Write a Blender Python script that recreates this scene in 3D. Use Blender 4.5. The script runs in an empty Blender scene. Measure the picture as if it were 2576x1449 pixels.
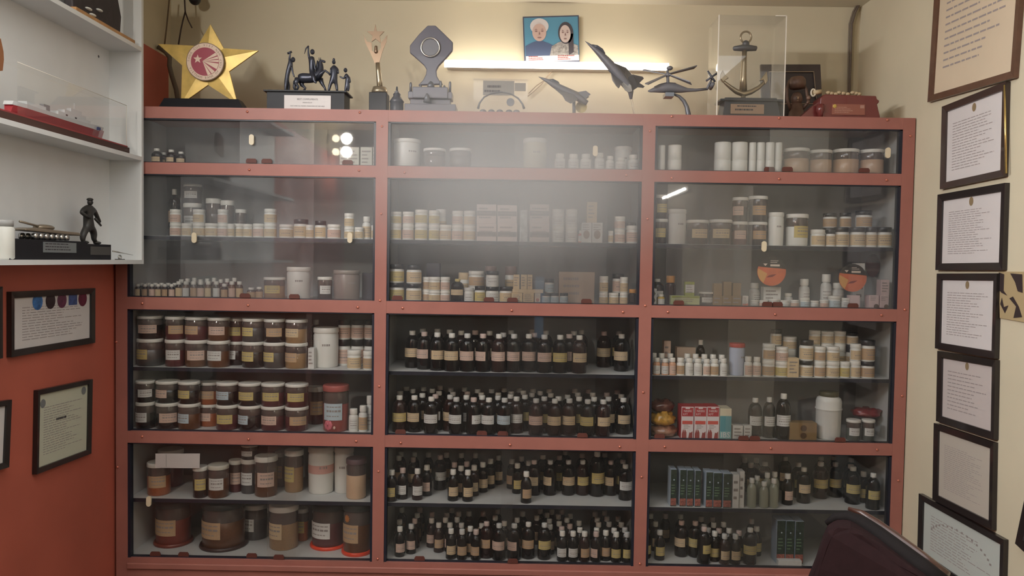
import bpy, bmesh, math, random
from mathutils import Vector, Matrix
random.seed(7)
C = bpy.context.scene.collection
sc = bpy.context.scene
PI = math.pi
# ---------------------------------------------------------------- camera
W, H, F = 2576, 1449, 1935.0
YAW, PIT, ROL = 0.00384, 0.03562, 0.01605
EYE = Vector((0, 0, 1.5))
fw = Vector((-math.sin(YAW)*math.cos(PIT), math.cos(YAW)*math.cos(PIT), -math.sin(PIT)))
r0 = Vector((math.cos(YAW), math.sin(YAW), 0)); u0 = r0.cross(fw)
rt = r0*math.cos(ROL)+u0*math.sin(ROL); up = u0*math.cos(ROL)-r0*math.sin(ROL)
cam = bpy.data.cameras.new('camera'); co = bpy.data.objects.new('camera', cam); C.objects.link(co)
cam.sensor_width = 36; cam.lens = F/W*36; cam.clip_start = 0.05; cam.clip_end = 60
M = Matrix((rt, up, -fw)).transposed().to_4x4(); M.translation = EYE
co.matrix_world = M
sc.camera = co
# ---------------------------------------------------------------- world, exposure
w = bpy.data.worlds.new('world'); sc.world = w; w.use_nodes = True
w.node_tree.nodes['Background'].inputs[0].default_value = (.5, .55, .6, 1)
w.node_tree.nodes['Background'].inputs[1].default_value = 0.15
sc.view_settings.view_transform = 'Standard'; sc.view_settings.look = 'None'
sc.view_settings.gamma = 1; sc.view_settings.use_curve_mapping = False
sc.view_settings.exposure = 0.33
sc.cycles.max_bounces = 6; sc.cycles.volume_bounces = 3; sc.cycles.transparent_max_bounces = 12
sc.cycles.caustics_reflective = False; sc.cycles.caustics_refractive = False
sc.cycles.sample_clamp_indirect = 3.0
# unseen area lights added as fill, under the ceiling and by the left wall
def area(name, loc, rot, sx, sy, energy, col):
    l = bpy.data.lights.new(name, 'AREA'); l.shape = 'RECTANGLE'; l.size = sx; l.size_y = sy
    l.energy = energy; l.color = col
    o = bpy.data.objects.new(name, l); o.location = loc; o.rotation_euler = rot; C.objects.link(o)
area('ceiling_fill_light', (0.0, 1.65, 2.78), (0, 0, 0), 2.8, 1.3, 26, (.93, .97, 1))  # added overhead fill without a fixture, kept out of the glass reflections
area('left_wall_fill_light', (-1.70, 1.45, 2.64), (0, math.radians(-88), 0), .10, 1.2, 46, (.97, .98, 1))  # added fill with no real tube, brightens the upper right wall
for i_, z_ in enumerate((2.66, 2.53)):
    l_ = bpy.data.lights.new('bulb_light', 'POINT'); l_.energy = 34; l_.shadow_soft_size = .05; l_.color = (1, .94, .84)
    o_ = bpy.data.objects.new('bulb_light', l_); o_.location = (-1.66, -.5, z_); C.objects.link(o_)
# ---------------------------------------------------------------- picture rays
def rdir(px, py): return fw + rt*((px-W/2)/F) + up*((H/2-py)/F)
def atY(px, py, Y): d = rdir(px, py); return EYE + d*(Y/d.y)
def atX(px, py, X): d = rdir(px, py); return EYE + d*(X/d.x)
def atZ(px, py, Z): d = rdir(px, py); return EYE + d*((Z-1.5)/d.z)
# ---------------------------------------------------------------- materials
MATS = {}
def lin(c):
    return tuple(((x/255)/12.92 if x/255 <= .04045 else ((x/255+.055)/1.055)**2.4) for x in c)
def mat(name, c, rough=.5, metal=0, coat=0, noise=0, nscale=30, bump=0, emit=0, trans=0, spec=.5, alpha=1):
    if name in MATS: return MATS[name]
    m = bpy.data.materials.new(name); m.use_nodes = True; MATS[name] = m
    nt = m.node_tree; b = nt.nodes['Principled BSDF']; c = lin(c)
    b.inputs['Base Color'].default_value = (*c, 1); b.inputs['Roughness'].default_value = rough
    b.inputs['Metallic'].default_value = metal; b.inputs['Coat Weight'].default_value = coat
    b.inputs['Specular IOR Level'].default_value = spec; b.inputs['Transmission Weight'].default_value = trans
    b.inputs['Alpha'].default_value = alpha
    if emit: b.inputs['Emission Color'].default_value = (*c, 1); b.inputs['Emission Strength'].default_value = emit
    if noise or bump:
        tc = nt.nodes.new('ShaderNodeTexCoord'); n = nt.nodes.new('ShaderNodeTexNoise')
        n.inputs['Scale'].default_value = nscale; n.inputs['Detail'].default_value = 5
        nt.links.new(tc.outputs['Object'], n.inputs['Vector'])
        if noise:
            r = nt.nodes.new('ShaderNodeValToRGB'); r.color_ramp.elements[0].position = .3; r.color_ramp.elements[1].position = .7
            r.color_ramp.elements[0].color = (*[x*(1-noise) for x in c], 1)
            r.color_ramp.elements[1].color = (*[min(1, x*(1+noise)) for x in c], 1)
            nt.links.new(n.outputs[0], r.inputs[0]); nt.links.new(r.outputs[0], b.inputs['Base Color'])
        if bump:
            bp = nt.nodes.new('ShaderNodeBump'); bp.inputs['Strength'].default_value = bump; bp.inputs['Distance'].default_value = .01
            nt.links.new(n.outputs[0], bp.inputs['Height']); nt.links.new(bp.outputs[0], b.inputs['Normal'])
    return m
def glassmat(name, tint=(1, 1, 1), dust=.05, dustcol=(.75, .76, .74), refl=1.0, ior=1.5):
    # thin pane: Fresnel mix of clear and mirror, with a film of dust
    m = bpy.data.materials.new(name); m.use_nodes = True; MATS[name] = m
    nt = m.node_tree; nt.nodes.clear(); N = nt.nodes.new; L = nt.links.new
    out = N('ShaderNodeOutputMaterial'); tr = N('ShaderNodeBsdfTransparent'); tr.inputs[0].default_value = (*tint, 1)
    gl = N('ShaderNodeBsdfGlossy'); gl.inputs['Roughness'].default_value = .02; gl.inputs[0].default_value = (1, 1, 1, 1)
    fr = N('ShaderNodeFresnel'); fr.inputs[0].default_value = ior
    ml = N('ShaderNodeMath'); ml.operation = 'MULTIPLY'; ml.inputs[1].default_value = refl; L(fr.outputs[0], ml.inputs[0])
    m1 = N('ShaderNodeMixShader'); L(ml.outputs[0], m1.inputs[0]); L(tr.outputs[0], m1.inputs[1]); L(gl.outputs[0], m1.inputs[2])
    df = N('ShaderNodeBsdfDiffuse'); df.inputs[0].default_value = (*dustcol, 1)
    tc = N('ShaderNodeTexCoord'); n = N('ShaderNodeTexNoise'); n.inputs['Scale'].default_value = 3.0; n.inputs['Detail'].default_value = 6
    mp = N('ShaderNodeMapping'); mp.inputs['Scale'].default_value = (2.5, 1, .7); L(tc.outputs['Object'], mp.inputs[0]); L(mp.outputs[0], n.inputs['Vector'])
    mr = N('ShaderNodeMapRange'); mr.inputs[1].default_value = .3; mr.inputs[2].default_value = .75
    mr.inputs[3].default_value = dust*.5; mr.inputs[4].default_value = dust*1.6; L(n.outputs[0], mr.inputs[0])
    m2 = N('ShaderNodeMixShader'); L(mr.outputs[0], m2.inputs[0]); L(m1.outputs[0], m2.inputs[1]); L(df.outputs[0], m2.inputs[2])
    L(m2.outputs[0], out.inputs[0]); return m
# ---------------------------------------------------------------- mesh builder
class MB:
    def __init__(s): s.v = []; s.f = []; s.m = []; s.sm = []
    def add(s, vs, fs, mi=0, smooth=False):
        o = len(s.v); s.v += [tuple(v) for v in vs]
        for f in fs: s.f.append([i+o for i in f]); s.m.append(mi); s.sm.append(smooth)
        return s
    def box(s, x0, x1, y0, y1, z0, z1, mi=0):
        return s.hexa([(x0,y0,z0),(x1,y0,z0),(x1,y1,z0),(x0,y1,z0),(x0,y0,z1),(x1,y0,z1),(x1,y1,z1),(x0,y1,z1)], mi)
    def hexa(s, p, mi=0):
        return s.add(p, [(0,3,2,1),(4,5,6,7),(0,1,5,4),(1,2,6,5),(2,3,7,6),(3,0,4,7)], mi)
    def lathe(s, prof, seg=24, c=(0,0,0), mi=0, sx=1, sy=1):
        vs = []; n = len(prof)
        for r, z in prof:
            for k in range(seg):
                a = 2*PI*k/seg; vs.append((c[0]+r*sx*math.cos(a), c[1]+r*sy*math.sin(a), c[2]+z))
        fs = [(i*seg+k, i*seg+(k+1)%seg, (i+1)*seg+(k+1)%seg, (i+1)*seg+k) for i in range(n-1) for k in range(seg)]
        if prof[0][0] > 1e-6: fs.append(tuple(reversed(range(seg))))
        if prof[-1][0] > 1e-6: fs.append(tuple((n-1)*seg+k for k in range(seg)))
        return s.add(vs, fs, mi, True)
    def tube(s, pts, r, seg=8, mi=0, closed=False):
        pts = [Vector(p) for p in pts]; n = len(pts); rs = r if isinstance(r, (list, tuple)) else [r]*n
        vs = []; pn = None
        for i, p in enumerate(pts):
            if closed: t = pts[(i+1) % n]-pts[i-1]
            else: t = pts[min(i+1, n-1)]-pts[max(i-1, 0)]
            t.normalize()
            if pn is None: pn = t.orthogonal().normalized()
            pn = (pn-t*pn.dot(t)).normalized(); b = t.cross(pn)
            for k in range(seg):
                a = 2*PI*k/seg; vs.append(p+(pn*math.cos(a)+b*math.sin(a))*rs[i])
        m = n if closed else n-1
        fs = [(i*seg+k, i*seg+(k+1) % seg, ((i+1) % n)*seg+(k+1) % seg, ((i+1) % n)*seg+k) for i in range(m) for k in range(seg)]
        if not closed: fs += [tuple(reversed(range(seg))), tuple((n-1)*seg+k for k in range(seg))]
        return s.add(vs, fs, mi, True)
    def prism(s, pts, d, mi=0):
        # polygon (any plane) extruded by vector d
        d = Vector(d); pts = [Vector(p) for p in pts]; n = len(pts)
        return s.add(pts+[p+d for p in pts], [tuple(range(n)), tuple(reversed(range(n, 2*n)))]+[(i, i+n, (i+1) % n+n, (i+1) % n) for i in range(n)], mi)
    def ball(s, c, r, sx=1, sy=1, sz=1, mi=0, seg=16):
        n = seg//2; return s.lathe([(max(1e-7, r*math.sin(PI*i/n)), -r*math.cos(PI*i/n)*sz) for i in range(n+1)], seg, c, mi, sx, sy)
    def dashes(s, o, ux, uz, w, h, n, mi=0, seed=0, th=.35, nrm=None, align='l'):
        # rows of short word-like strokes inside the rectangle o + ux*w, o - uz*h
        R = random.Random(seed); ux = Vector(ux).normalized(); uz = Vector(uz).normalized(); o = Vector(o)
        for i in range(n):
            z = h*(i+.5)/n; x = 0; end = w*R.uniform(.55, 1); x = (w-end)/2 if align == 'c' else 0; end += x
            while x < end:
                l = min(R.uniform(.04, .13)*w, end-x)
                if l > .01*w:
                    a = o+ux*x-uz*z; t = h/n*th
                    s.add([a, a+ux*l, a+ux*l+uz*t, a+uz*t], [(0, 1, 2, 3)], mi)
                x += l+.018*w
        return s
    def mesh(s, name, mats, off=None):
        me = bpy.data.meshes.new(name); v = s.v
        if off is not None: v = [(a-off[0], b-off[1], c-off[2]) for a, b, c in v]
        me.from_pydata(v, [], s.f)
        for m in (mats if isinstance(mats, (list, tuple)) else [mats]): me.materials.append(m)
        for p, mi, sm in zip(me.polygons, s.m, s.sm): p.material_index = mi; p.use_smooth = sm
        bm = bmesh.new(); bm.from_mesh(me); bmesh.ops.recalc_face_normals(bm, faces=bm.faces); bm.to_mesh(me); bm.free()
        return me
def bev(o, wd, seg=2):
    m = o.modifiers.new('bevel', 'BEVEL'); m.width = wd; m.segments = seg; m.limit_method = 'ANGLE'; return o
# ---------------------------------------------------------------- things and parts
def thing(name, label, cat, loc=(0, 0, 0), group=None, rot=None):
    o = bpy.data.objects.new(name, None); o.empty_display_size = .05; C.objects.link(o); o.location = loc
    if rot: o.rotation_euler = rot
    o['label'] = label; o['category'] = cat
    if group: o['group'] = group
    return o
def part(name, mb, m, parent, label=None, bevel=0):
    root = parent
    while root.parent: root = root.parent
    me = mb.mesh(name, m, root.location) if isinstance(mb, MB) else mb
    o = bpy.data.objects.new(name, me); C.objects.link(o); o.parent = parent
    if label: o['label'] = label
    if bevel: bev(o, bevel)
    return o
def solo(name, mb, m, label, cat, group=None, bevel=0, loc=None):
    if loc is None:
        vs = mb.v; loc = (sum(v[0] for v in vs)/len(vs), sum(v[1] for v in vs)/len(vs), min(v[2] for v in vs))
    o = bpy.data.objects.new(name, mb.mesh(name, m, loc)); o.location = loc; C.objects.link(o)
    o['label'] = label; o['category'] = cat
    if group: o['group'] = group
    if bevel: bev(o, bevel)
    return o
def struct(name, mb, m, parent=None):
    o = bpy.data.objects.new(name, mb.mesh(name, m)); C.objects.link(o)
    if parent: o.parent = parent
    else: o['kind'] = 'structure'
    return o
def textmesh(s, size, origin, ux, uz, mb, mi=0, align='CENTER', spacing=1.0):
    cu = bpy.data.curves.new('lettering', 'FONT'); cu.body = s; cu.size = size; cu.align_x = align; cu.align_y = 'CENTER'; cu.space_character = spacing
    cu.resolution_u = 2
    o = bpy.data.objects.new('tmp', cu); C.objects.link(o)
    dg = bpy.context.evaluated_depsgraph_get(); me = bpy.data.meshes.new_from_object(o.evaluated_get(dg))
    bpy.data.objects.remove(o); ux = Vector(ux).normalized(); uz = Vector(uz).normalized(); origin = Vector(origin)
    mb.add([origin+ux*v.co.x+uz*v.co.y for v in me.vertices], [tuple(p.vertices) for p in me.polygons], mi)
    bpy.data.meshes.remove(me)
def skin(nodes, edges, sub=1):
    # nodes: list of (Vector, radius); returns a mesh wrapped around the skeleton
    me = bpy.data.meshes.new('skel'); me.from_pydata([tuple(n[0]) for n in nodes], edges, [])
    o = bpy.data.objects.new('tmp', me); C.objects.link(o)
    o.modifiers.new('s', 'SKIN')
    for i, n in enumerate(nodes):
        r = n[1]; me.skin_vertices[0].data[i].radius = (r, r)
    me.skin_vertices[0].data[0].use_root = True
    m = o.modifiers.new('u', 'SUBSURF'); m.levels = sub; m.render_levels = sub
    dg = bpy.context.evaluated_depsgraph_get(); out = bpy.data.meshes.new_from_object(o.evaluated_get(dg))
    mb = MB(); mb.add([tuple(v.co) for v in out.vertices], [tuple(p.vertices) for p in out.polygons], 0, True)
    bpy.data.objects.remove(o); return mb
def fig(Y, ox, oy, s, spec):
    # spec: chains of (x, y, r[, dy]) in a magnified view with origin ox, oy and scale s; a chain may start at an earlier node index
    nodes = []; edges = []
    k = Y/F/s
    for ch in spec:
        prev = None
        for n in ch:
            if isinstance(n, int): prev = n; continue
            x, y, r = n[:3]; dy = n[3] if len(n) > 3 else 0
            p = atY(ox+x/s, oy+y/s, Y); p.y += dy; nodes.append((p, r*k*1.15)); i = len(nodes)-1
            if prev is not None: edges.append((prev, i))
            prev = i
    return skin(nodes, edges)
def qY(Y, ox, oy, s, pts): return [atY(ox+x/s, oy+y/s, Y) for x, y in pts]
def qX(X, ox, oy, s, pts): return [atX(ox+x/s, oy+y/s, X) for x, y in pts]
# ================================================================ palette
terra = mat('terracotta_paint', (154, 99, 89), .5, noise=.06, nscale=8)
terraw = mat('terracotta_wall_paint', (180, 94, 76), .55, noise=.10, nscale=3)
cream = mat('cream_wall_paint', (210, 200, 174), .8, noise=.05, nscale=2.2, bump=.05)
ceilm = mat('ceiling_white', (225, 220, 205), .9)
floorm = mat('floor_tile', (84, 76, 68), .35, noise=.1, nscale=6)
lam = mat('grey_white_laminate', (205, 206, 204), .45, noise=.03, nscale=12)
lamback = mat('cabinet_back_laminate', (150, 152, 152), .6, noise=.05, nscale=5)
white_lam = mat('white_laminate', (225, 226, 226), .45, noise=.02, nscale=10)
navy = mat('dark_edge_band', (26, 30, 44), .4)
screwm = mat('copper_screw', (205, 130, 110), .3, metal=.6)
amber = mat('dark_amber_glass', (17, 12, 12), .08, spec=.45)
amber2 = mat('brown_amber_glass', (40, 22, 20), .08)
capw = mat('white_cap', (228, 226, 218), .45)
capg = mat('grey_white_cap', (206, 206, 202), .45)
capp = mat('pinkish_cap', (206, 186, 178), .45)
blackp = mat('black_plastic', (24, 24, 28), .35)
whitep = mat('white_plastic', (222, 222, 216), .4)
ink = mat('ink', (60, 55, 60), .8)
ink2 = mat('faint_ink', (150, 142, 138), .8)
LAB = {'cream': mat('cream_label', (206, 184, 148), .7, noise=.08, nscale=60), 'yellow': mat('yellow_label', (198, 180, 116), .7, noise=.08, nscale=60),
       'white': mat('white_label', (214, 214, 210), .7, noise=.05, nscale=60), 'pink': mat('pink_label', (208, 180, 164), .7, noise=.08, nscale=60),
       'blue': mat('bluish_label', (180, 196, 204), .7, noise=.06, nscale=60), 'tan': mat('tan_label', (186, 156, 122), .7, noise=.1, nscale=60)}
CONT = {'dark': mat('dark_contents', (32, 24, 24), .2, coat=.3, noise=.3, nscale=50), 'brown': mat('brown_contents', (92, 58, 36), .3, coat=.3, noise=.3, nscale=40),
        'wine': mat('wine_contents', (84, 42, 44), .3, coat=.3, noise=.3, nscale=40), 'tan': mat('tan_contents', (150, 120, 86), .3, coat=.3, noise=.25, nscale=60),
        'grey': mat('grey_contents', (70, 68, 68), .3, coat=.3, noise=.2, nscale=40), 'seed': mat('pale_seeds', (200, 170, 140), .4, coat=.3, noise=.6, nscale=160),
        'orange': mat('rust_contents', (150, 84, 52), .3, coat=.3, noise=.3, nscale=40)}
jarclear = mat('clear_jar_plastic', (88, 78, 74), .12, coat=.5)
pane = glassmat('dusty_sliding_glass', dust=.009, refl=.48)
paneu = glassmat('dusty_reflection_glass', dust=.034, dustcol=(.72, .74, .78), refl=.6)  # dust plus extra pale film that paints in the upper panes' milky reflections
acryl = glassmat('clear_acrylic', dust=.015, refl=.6)
acrylc = glassmat('case_acrylic', dust=.01, refl=.12)
gold = mat('gold_foil', (206, 174, 98), .4, metal=.3, noise=.2, nscale=18)
bronze = mat('dark_bronze', (62, 64, 74), .35, metal=.5, noise=.2, nscale=60)
pewter = mat('grey_pewter', (104, 106, 112), .4, metal=.4, noise=.1, nscale=40)
brass = mat('antique_brass', (168, 154, 130), .3, metal=.8)
silver = mat('silver_metal', (190, 188, 184), .22, metal=.9)
blackwood = mat('black_wood', (24, 24, 30), .5, spec=.3)
brownwood = mat('brown_wood', (96, 62, 42), .4, noise=.25, nscale=14)
maroon = mat('maroon_lacquer', (104, 44, 42), .3, coat=.5)
paper = mat('certificate_paper', (214, 208, 206), .7, noise=.03, nscale=6)
paperc = mat('cream_paper', (214, 196, 170), .7, noise=.03, nscale=6)
# ================================================================ room
XL, XR, YB, ZC, YN = -1.835, 1.80, 4.12, 2.86, -3.0
ceil_z = atY(1290, 6, YB).z
ZC = ceil_z
struct('wall_back', MB().box(XL-.1, XR+.1, YB, YB+.1, 0, ZC+.1), cream)
struct('wall_right', MB().box(XR, XR+.1, YN, YB+.1, 0, ZC+.1), cream)
struct('wall_left', MB().box(XL-.12, XL-.012, YN, YB+.1, 0, ZC+.1), cream)
struct('wall_front', MB().box(XL-.1, XR+.1, YN-.1, YN, 0, ZC+.1), mat('dim_brown_wall', (74, 66, 60), .8, noise=.15, nscale=1.5))
struct('floor', MB().box(XL-.1, XR+.1, YN-.1, YB+.1, -.1, 0), floorm)
struct('ceiling', MB().box(XL-.1, XR+.1, YN-.1, YB+.1, ZC, ZC+.1), ceilm)
# terracotta panelling on the left wall, up to just above the cabinet
zp = atX(400, 132, XL).z
pb = MB(); pb.box(XL-.011, XL, -1.2, atX(424, 200, XL).y, 0, zp)
solo('wall_panelling', pb, terraw, 'terracotta painted panelling covering the lower left wall', 'panelling')
# door in the right wall near the photographer, standing ajar so a bright slit of daylight shows
dr = thing('door_1', '', '', (XR, -1.4, 0)); del dr['label']; del dr['category']; dr['kind'] = 'structure'
part('door_leaf', MB().box(XR-.035, XR-.003, -2.35, -1.43, 0, 2.0), mat('door_brown', (110, 84, 66), .5), dr)
part('door_frame', MB().box(XR-.05, XR-.002, -1.36, -1.28, 0, 2.06).box(XR-.05, XR-.002, -2.42, -2.36, 0, 2.06).box(XR-.05, XR-.002, -2.42, -1.28, 2.02, 2.1), mat('door_brown', (110, 84, 66), .5), dr)
part('daylight_gap', MB().box(XR-.02, XR-.001, -1.41, -1.385, .2, 1.8), mat('daylight', (225, 238, 255), emit=9), dr)
# window on the near wall with a narrow blue-white opening
wn = thing('window_1', '', '', (.25, YN, 1)); del wn['label']; del wn['category']; wn['kind'] = 'structure'
part('window_frame', MB().box(.2, .26, YN+.002, YN+.05, .5, 1.3).box(.38, .44, YN+.002, YN+.05, .5, 1.3).box(.2, .44, YN+.002, YN+.05, 1.3, 1.36).box(.2, .44, YN+.002, YN+.05, .44, .5), brownwood, wn)
part('pane', MB().box(.26, .38, YN+.004, YN+.02, .5, 1.3), mat('sky_blue_light', (120, 160, 200), emit=.35), wn)
# lamps behind the photographer that show as small glints in the glass
t = thing('tube_light', 'white fluorescent tube on the right wall behind the photographer, seen mirrored in glass', 'lamp', (XR-.05, -1.55, 2.26))
part('housing', MB().box(XR-.03, XR-.001, -2.15, -.95, 2.25, 2.30), whitep, t)
part('tube', MB().tube([(XR-.06, -2.12, 2.27), (XR-.06, -.98, 2.27)], .014, 10), mat('tube_glow_side', (255, 250, 240), emit=75), t)
for i, (yy, zz) in enumerate([(-.5, 2.66), (-.5, 2.53)]):
    t = thing('wall_bulb', ['upper', 'lower'][i]+' white bulb on the left wall behind the photographer, seen mirrored in glass', 'lamp', (XL+.06, yy, zz), 'bulbs on the left wall')
    part('base', MB().box(XL, XL+.03, yy-.03, yy+.03, zz-.03, zz+.03), whitep, t)
    part('bulb', MB().ball((XL+.07, yy, zz), .035), mat('bulb_glow', (255, 240, 205), emit=22), t)
# ================================================================ the cabinet
Yf = 3.5; ID = 3.93
S = [(-1.8225, -1.770), (-.6394, -.5858), (.567, .6234), (1.7399, 1.7935)]
R = [(2.119, 2.171), (1.867, 1.920), (1.2505, 1.3067), (.635, .6899), (.0, .0995)]
SH = [atY(1290, 607, 3.54).z, atY(1290, 938, 3.54).z, atY(1290, 1269, 3.54).z]
LV = {1: 1.918, 2: SH[0], 3: 1.3047, 4: SH[1], 5: .6879, 6: SH[2], 7: .0975}
cab = thing('display_cabinet', 'wall-wide terracotta framed cabinet with sliding glass doors, filled with medicines', 'cabinet', (0, Yf, 0))
screws = {'s2': [(961,318),(959,538),(956,756),(954,972),(952,1186),(950,1406)], 's3': [(1635,330),(1629,551),(1623,769),(1618,987),(1614,1200),(1610,1418)],
          's4': [(2290,342),(2276,779),(2269,996),(2260,1209)], 's1': [(293,860),(296,1175)],
          'r0': [(622,281),(905,283),(1690,293),(1960,297),(2232,302)], 'r1': [(627,427),(903,429),(1018,434),(1576,441),(1690,448),(1960,450),(2230,453)],
          'r2': [(358,763),(624,768),(900,773),(1013,775),(1287,781),(1567,785),(1680,785),(1950,791),(2217,793)],
          'r3': [(358,1098),(625,1105),(896,1110),(1008,1114),(1283,1119),(1559,1124),(1672,1124),(1939,1128),(2206,1131)], 'r4': []}
scr_me = None
def put_screws(key, parent):
    global scr_me
    if scr_me is None:
        m = MB(); m.lathe([(.0058, 0), (.0056, .002), (.004, .0038), (1e-6, .0045)], 12)
        m.v = [(x, -z, y) for x, y, z in m.v]; scr_me = m.mesh('screw', screwm)
    for p in screws[key]:
        o = bpy.data.objects.new('screw', scr_me); q = atY(p[0], p[1], Yf); o.location = (q.x, Yf-.0003-Yf, q.z); C.objects.link(o); o.parent = parent
for i, (a, b) in enumerate(S):
    o = part('stile', MB().box(a, b, Yf, Yf+.02, 0, R[0][1]), terra, cab); put_screws('s%d' % (i+1), o)
for i, (a, b) in enumerate(R):
    m = MB()
    for k in range(3): m.box(S[k][1], S[k+1][0], Yf+.001, Yf+.019, a, b)
    o = part('rail', m, terra, cab); put_screws('r%d' % i, o)
m = MB()
for a, b in S:
    c = (a+b)/2; m.box(c-.012, c+.012, Yf+.02, ID+.01, 0, 2.15)
part('divider_panel', m, lam, cab)
part('base_moulding', MB().box(S[0][1], S[3][0], Yf-.010, Yf+.001, .050, .078), terra, cab, bevel=.004)
part('back_panel', MB().box(S[0][0], S[3][1], ID, ID+.01, 0, 2.15), lamback, cab)
part('top_board', MB().box(S[0][0], S[3][1], Yf+.02, 4.10, 2.15, 2.170), terra, cab)
for z in (LV[1], LV[3], LV[5], LV[7]):
    m = MB()
    for k in range(3): m.box((S[k][0]+S[k][1])/2+.012, (S[k+1][0]+S[k+1][1])/2-.012, Yf+.02, ID, z-.018, z)
    part('shelf', m, lam, cab)
for z in SH:
    m = MB()
    for k in range(3):
        a, b = (S[k][0]+S[k][1])/2+.013, (S[k+1][0]+S[k+1][1])/2-.013
        m.box(a, b, Yf+.042, ID, z-.016, z); m.box(a, b, Yf+.039, Yf+.042, z-.018, z-.001, 1)
    part('shelf', m, [lam, navy], cab)
# dark channels round every opening
opz = [(1.920, 2.119), (1.3067, 1.867), (.6899, 1.2505), (.0995, .635)]
m = MB()
for k in range(3):
    x0, x1 = S[k][1], S[k+1][0]
    for z0, z1 in opz:
        m.box(x0-.002, x0+.011, Yf+.004, Yf+.034, z0, z1); m.box(x1-.011, x1+.002, Yf+.004, Yf+.034, z0, z1)
        m.box(x0, x1, Yf+.004, Yf+.034, z1-.005, z1+.001); m.box(x0, x1, Yf+.014, Yf+.034, z0-.001, z0+.004)
part('glass_track', m, navy, cab)
seams = {(0, 0): (600, 785), (0, 1): (452, 785), (0, 2): (770, 782), (0, 3): (674, 745), (1, 0): (1290, 1400), (1, 1): (1305, 1527), (1, 2): (1280, 1505), (1, 3): (1270, 1300),
         (2, 0): (1930, 2080), (2, 1): (1677, 1894), (2, 2): (1838, 1960), (2, 3): (1835, 1965)}
handles = [(634,352,0,0),(490,598,0,1),(881,598,0,1),(1497,380,1,0),(1921,620,2,1),(2232,385,2,0),(373,1262,0,3)]
stops = [(633,405,0,0),(672,406,0,0),(875,408,0,0),(1937,425,2,0),(1980,427,2,0),(2173,430,2,0),(617,742,0,1),(741,744,0,1),(999,751,1,1),(1230,754,1,1),(1289,755,1,1),(1475,757,1,1),
         (1707,760,2,1),(1930,764,2,1),(1955,764,2,1),(2145,767,2,1),(1007,1088,1,2),(1212,1090,1,2),(1265,1091,1,2),(1465,1094,1,2),(1660,1096,2,2),(1870,1099,2,2),(1898,1099,2,2),(2113,1103,2,2),
         (389,1398,0,3),(460,1400,0,3),(632,1402,0,3),(702,1404,0,3),(1055,1410,1,3),(1290,1414,1,3)]
hm = mat('ivory_pull', (214, 200, 172), .4); stm = mat('rust_rubber', (88, 46, 38), .6)
def zoff(q): return (q.x, q.y, q.z)
for (k, r), (a, b) in seams.items():
    z0, z1 = opz[r]; xa = atY(a, 656, Yf).x; xb = atY(b, 656, Yf).x
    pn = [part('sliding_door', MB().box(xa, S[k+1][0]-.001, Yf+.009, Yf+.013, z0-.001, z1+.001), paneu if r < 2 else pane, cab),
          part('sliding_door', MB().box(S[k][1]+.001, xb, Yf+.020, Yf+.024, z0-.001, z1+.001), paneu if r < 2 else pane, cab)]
    for lst, nm in ((handles, 'pull_handle'), (stops, 'door_stopper')):
        for px, py, kk, rr in lst:
            if (kk, rr) != (k, r): continue
            q = atY(px, py, Yf+.01); i = 0 if q.x > xa+.02 else 1; y = Yf+(.009 if i == 0 else .020)
            if nm == 'pull_handle':
                pts = [(q.x+.0125*math.cos(t)*.9, y, q.z+.012*math.sin(t)+(.012 if math.sin(t) > 0 else -.012)) for t in [2*PI*j/20+.01 for j in range(20)]]
                part(nm, MB().prism(pts, (0, -.0085, 0)), hm, pn[i])
            else:
                pts = [(q.x-.024, y, z0+.004), (q.x+.024, y, z0+.004), (q.x+.024, y, z0+.016), (q.x+.018, y, z0+.024), (q.x-.018, y, z0+.024), (q.x-.024, y, z0+.016)]
                part(nm, MB().prism(pts, (0, -.0055, 0)), stm, pn[i])
# paper slip stuck inside the lower left door
q = [atY(x, y, Yf+.028) for x, y in ((391, 1141), (503, 1141), (502, 1178), (391, 1177))]
n = thing('paper_slip', 'blank creased paper slip stuck inside glass above the sixth shelf, left bay', 'paper', q[3])
part('sheet', MB().prism(q, (0, .0008, 0)), paper, n)
part('fold_line', MB().box(q[0].x+.05, q[0].x+.0508, Yf+.0268, Yf+.028, q[2].z+.004, q[0].z-.002), ink2, n)
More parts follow.
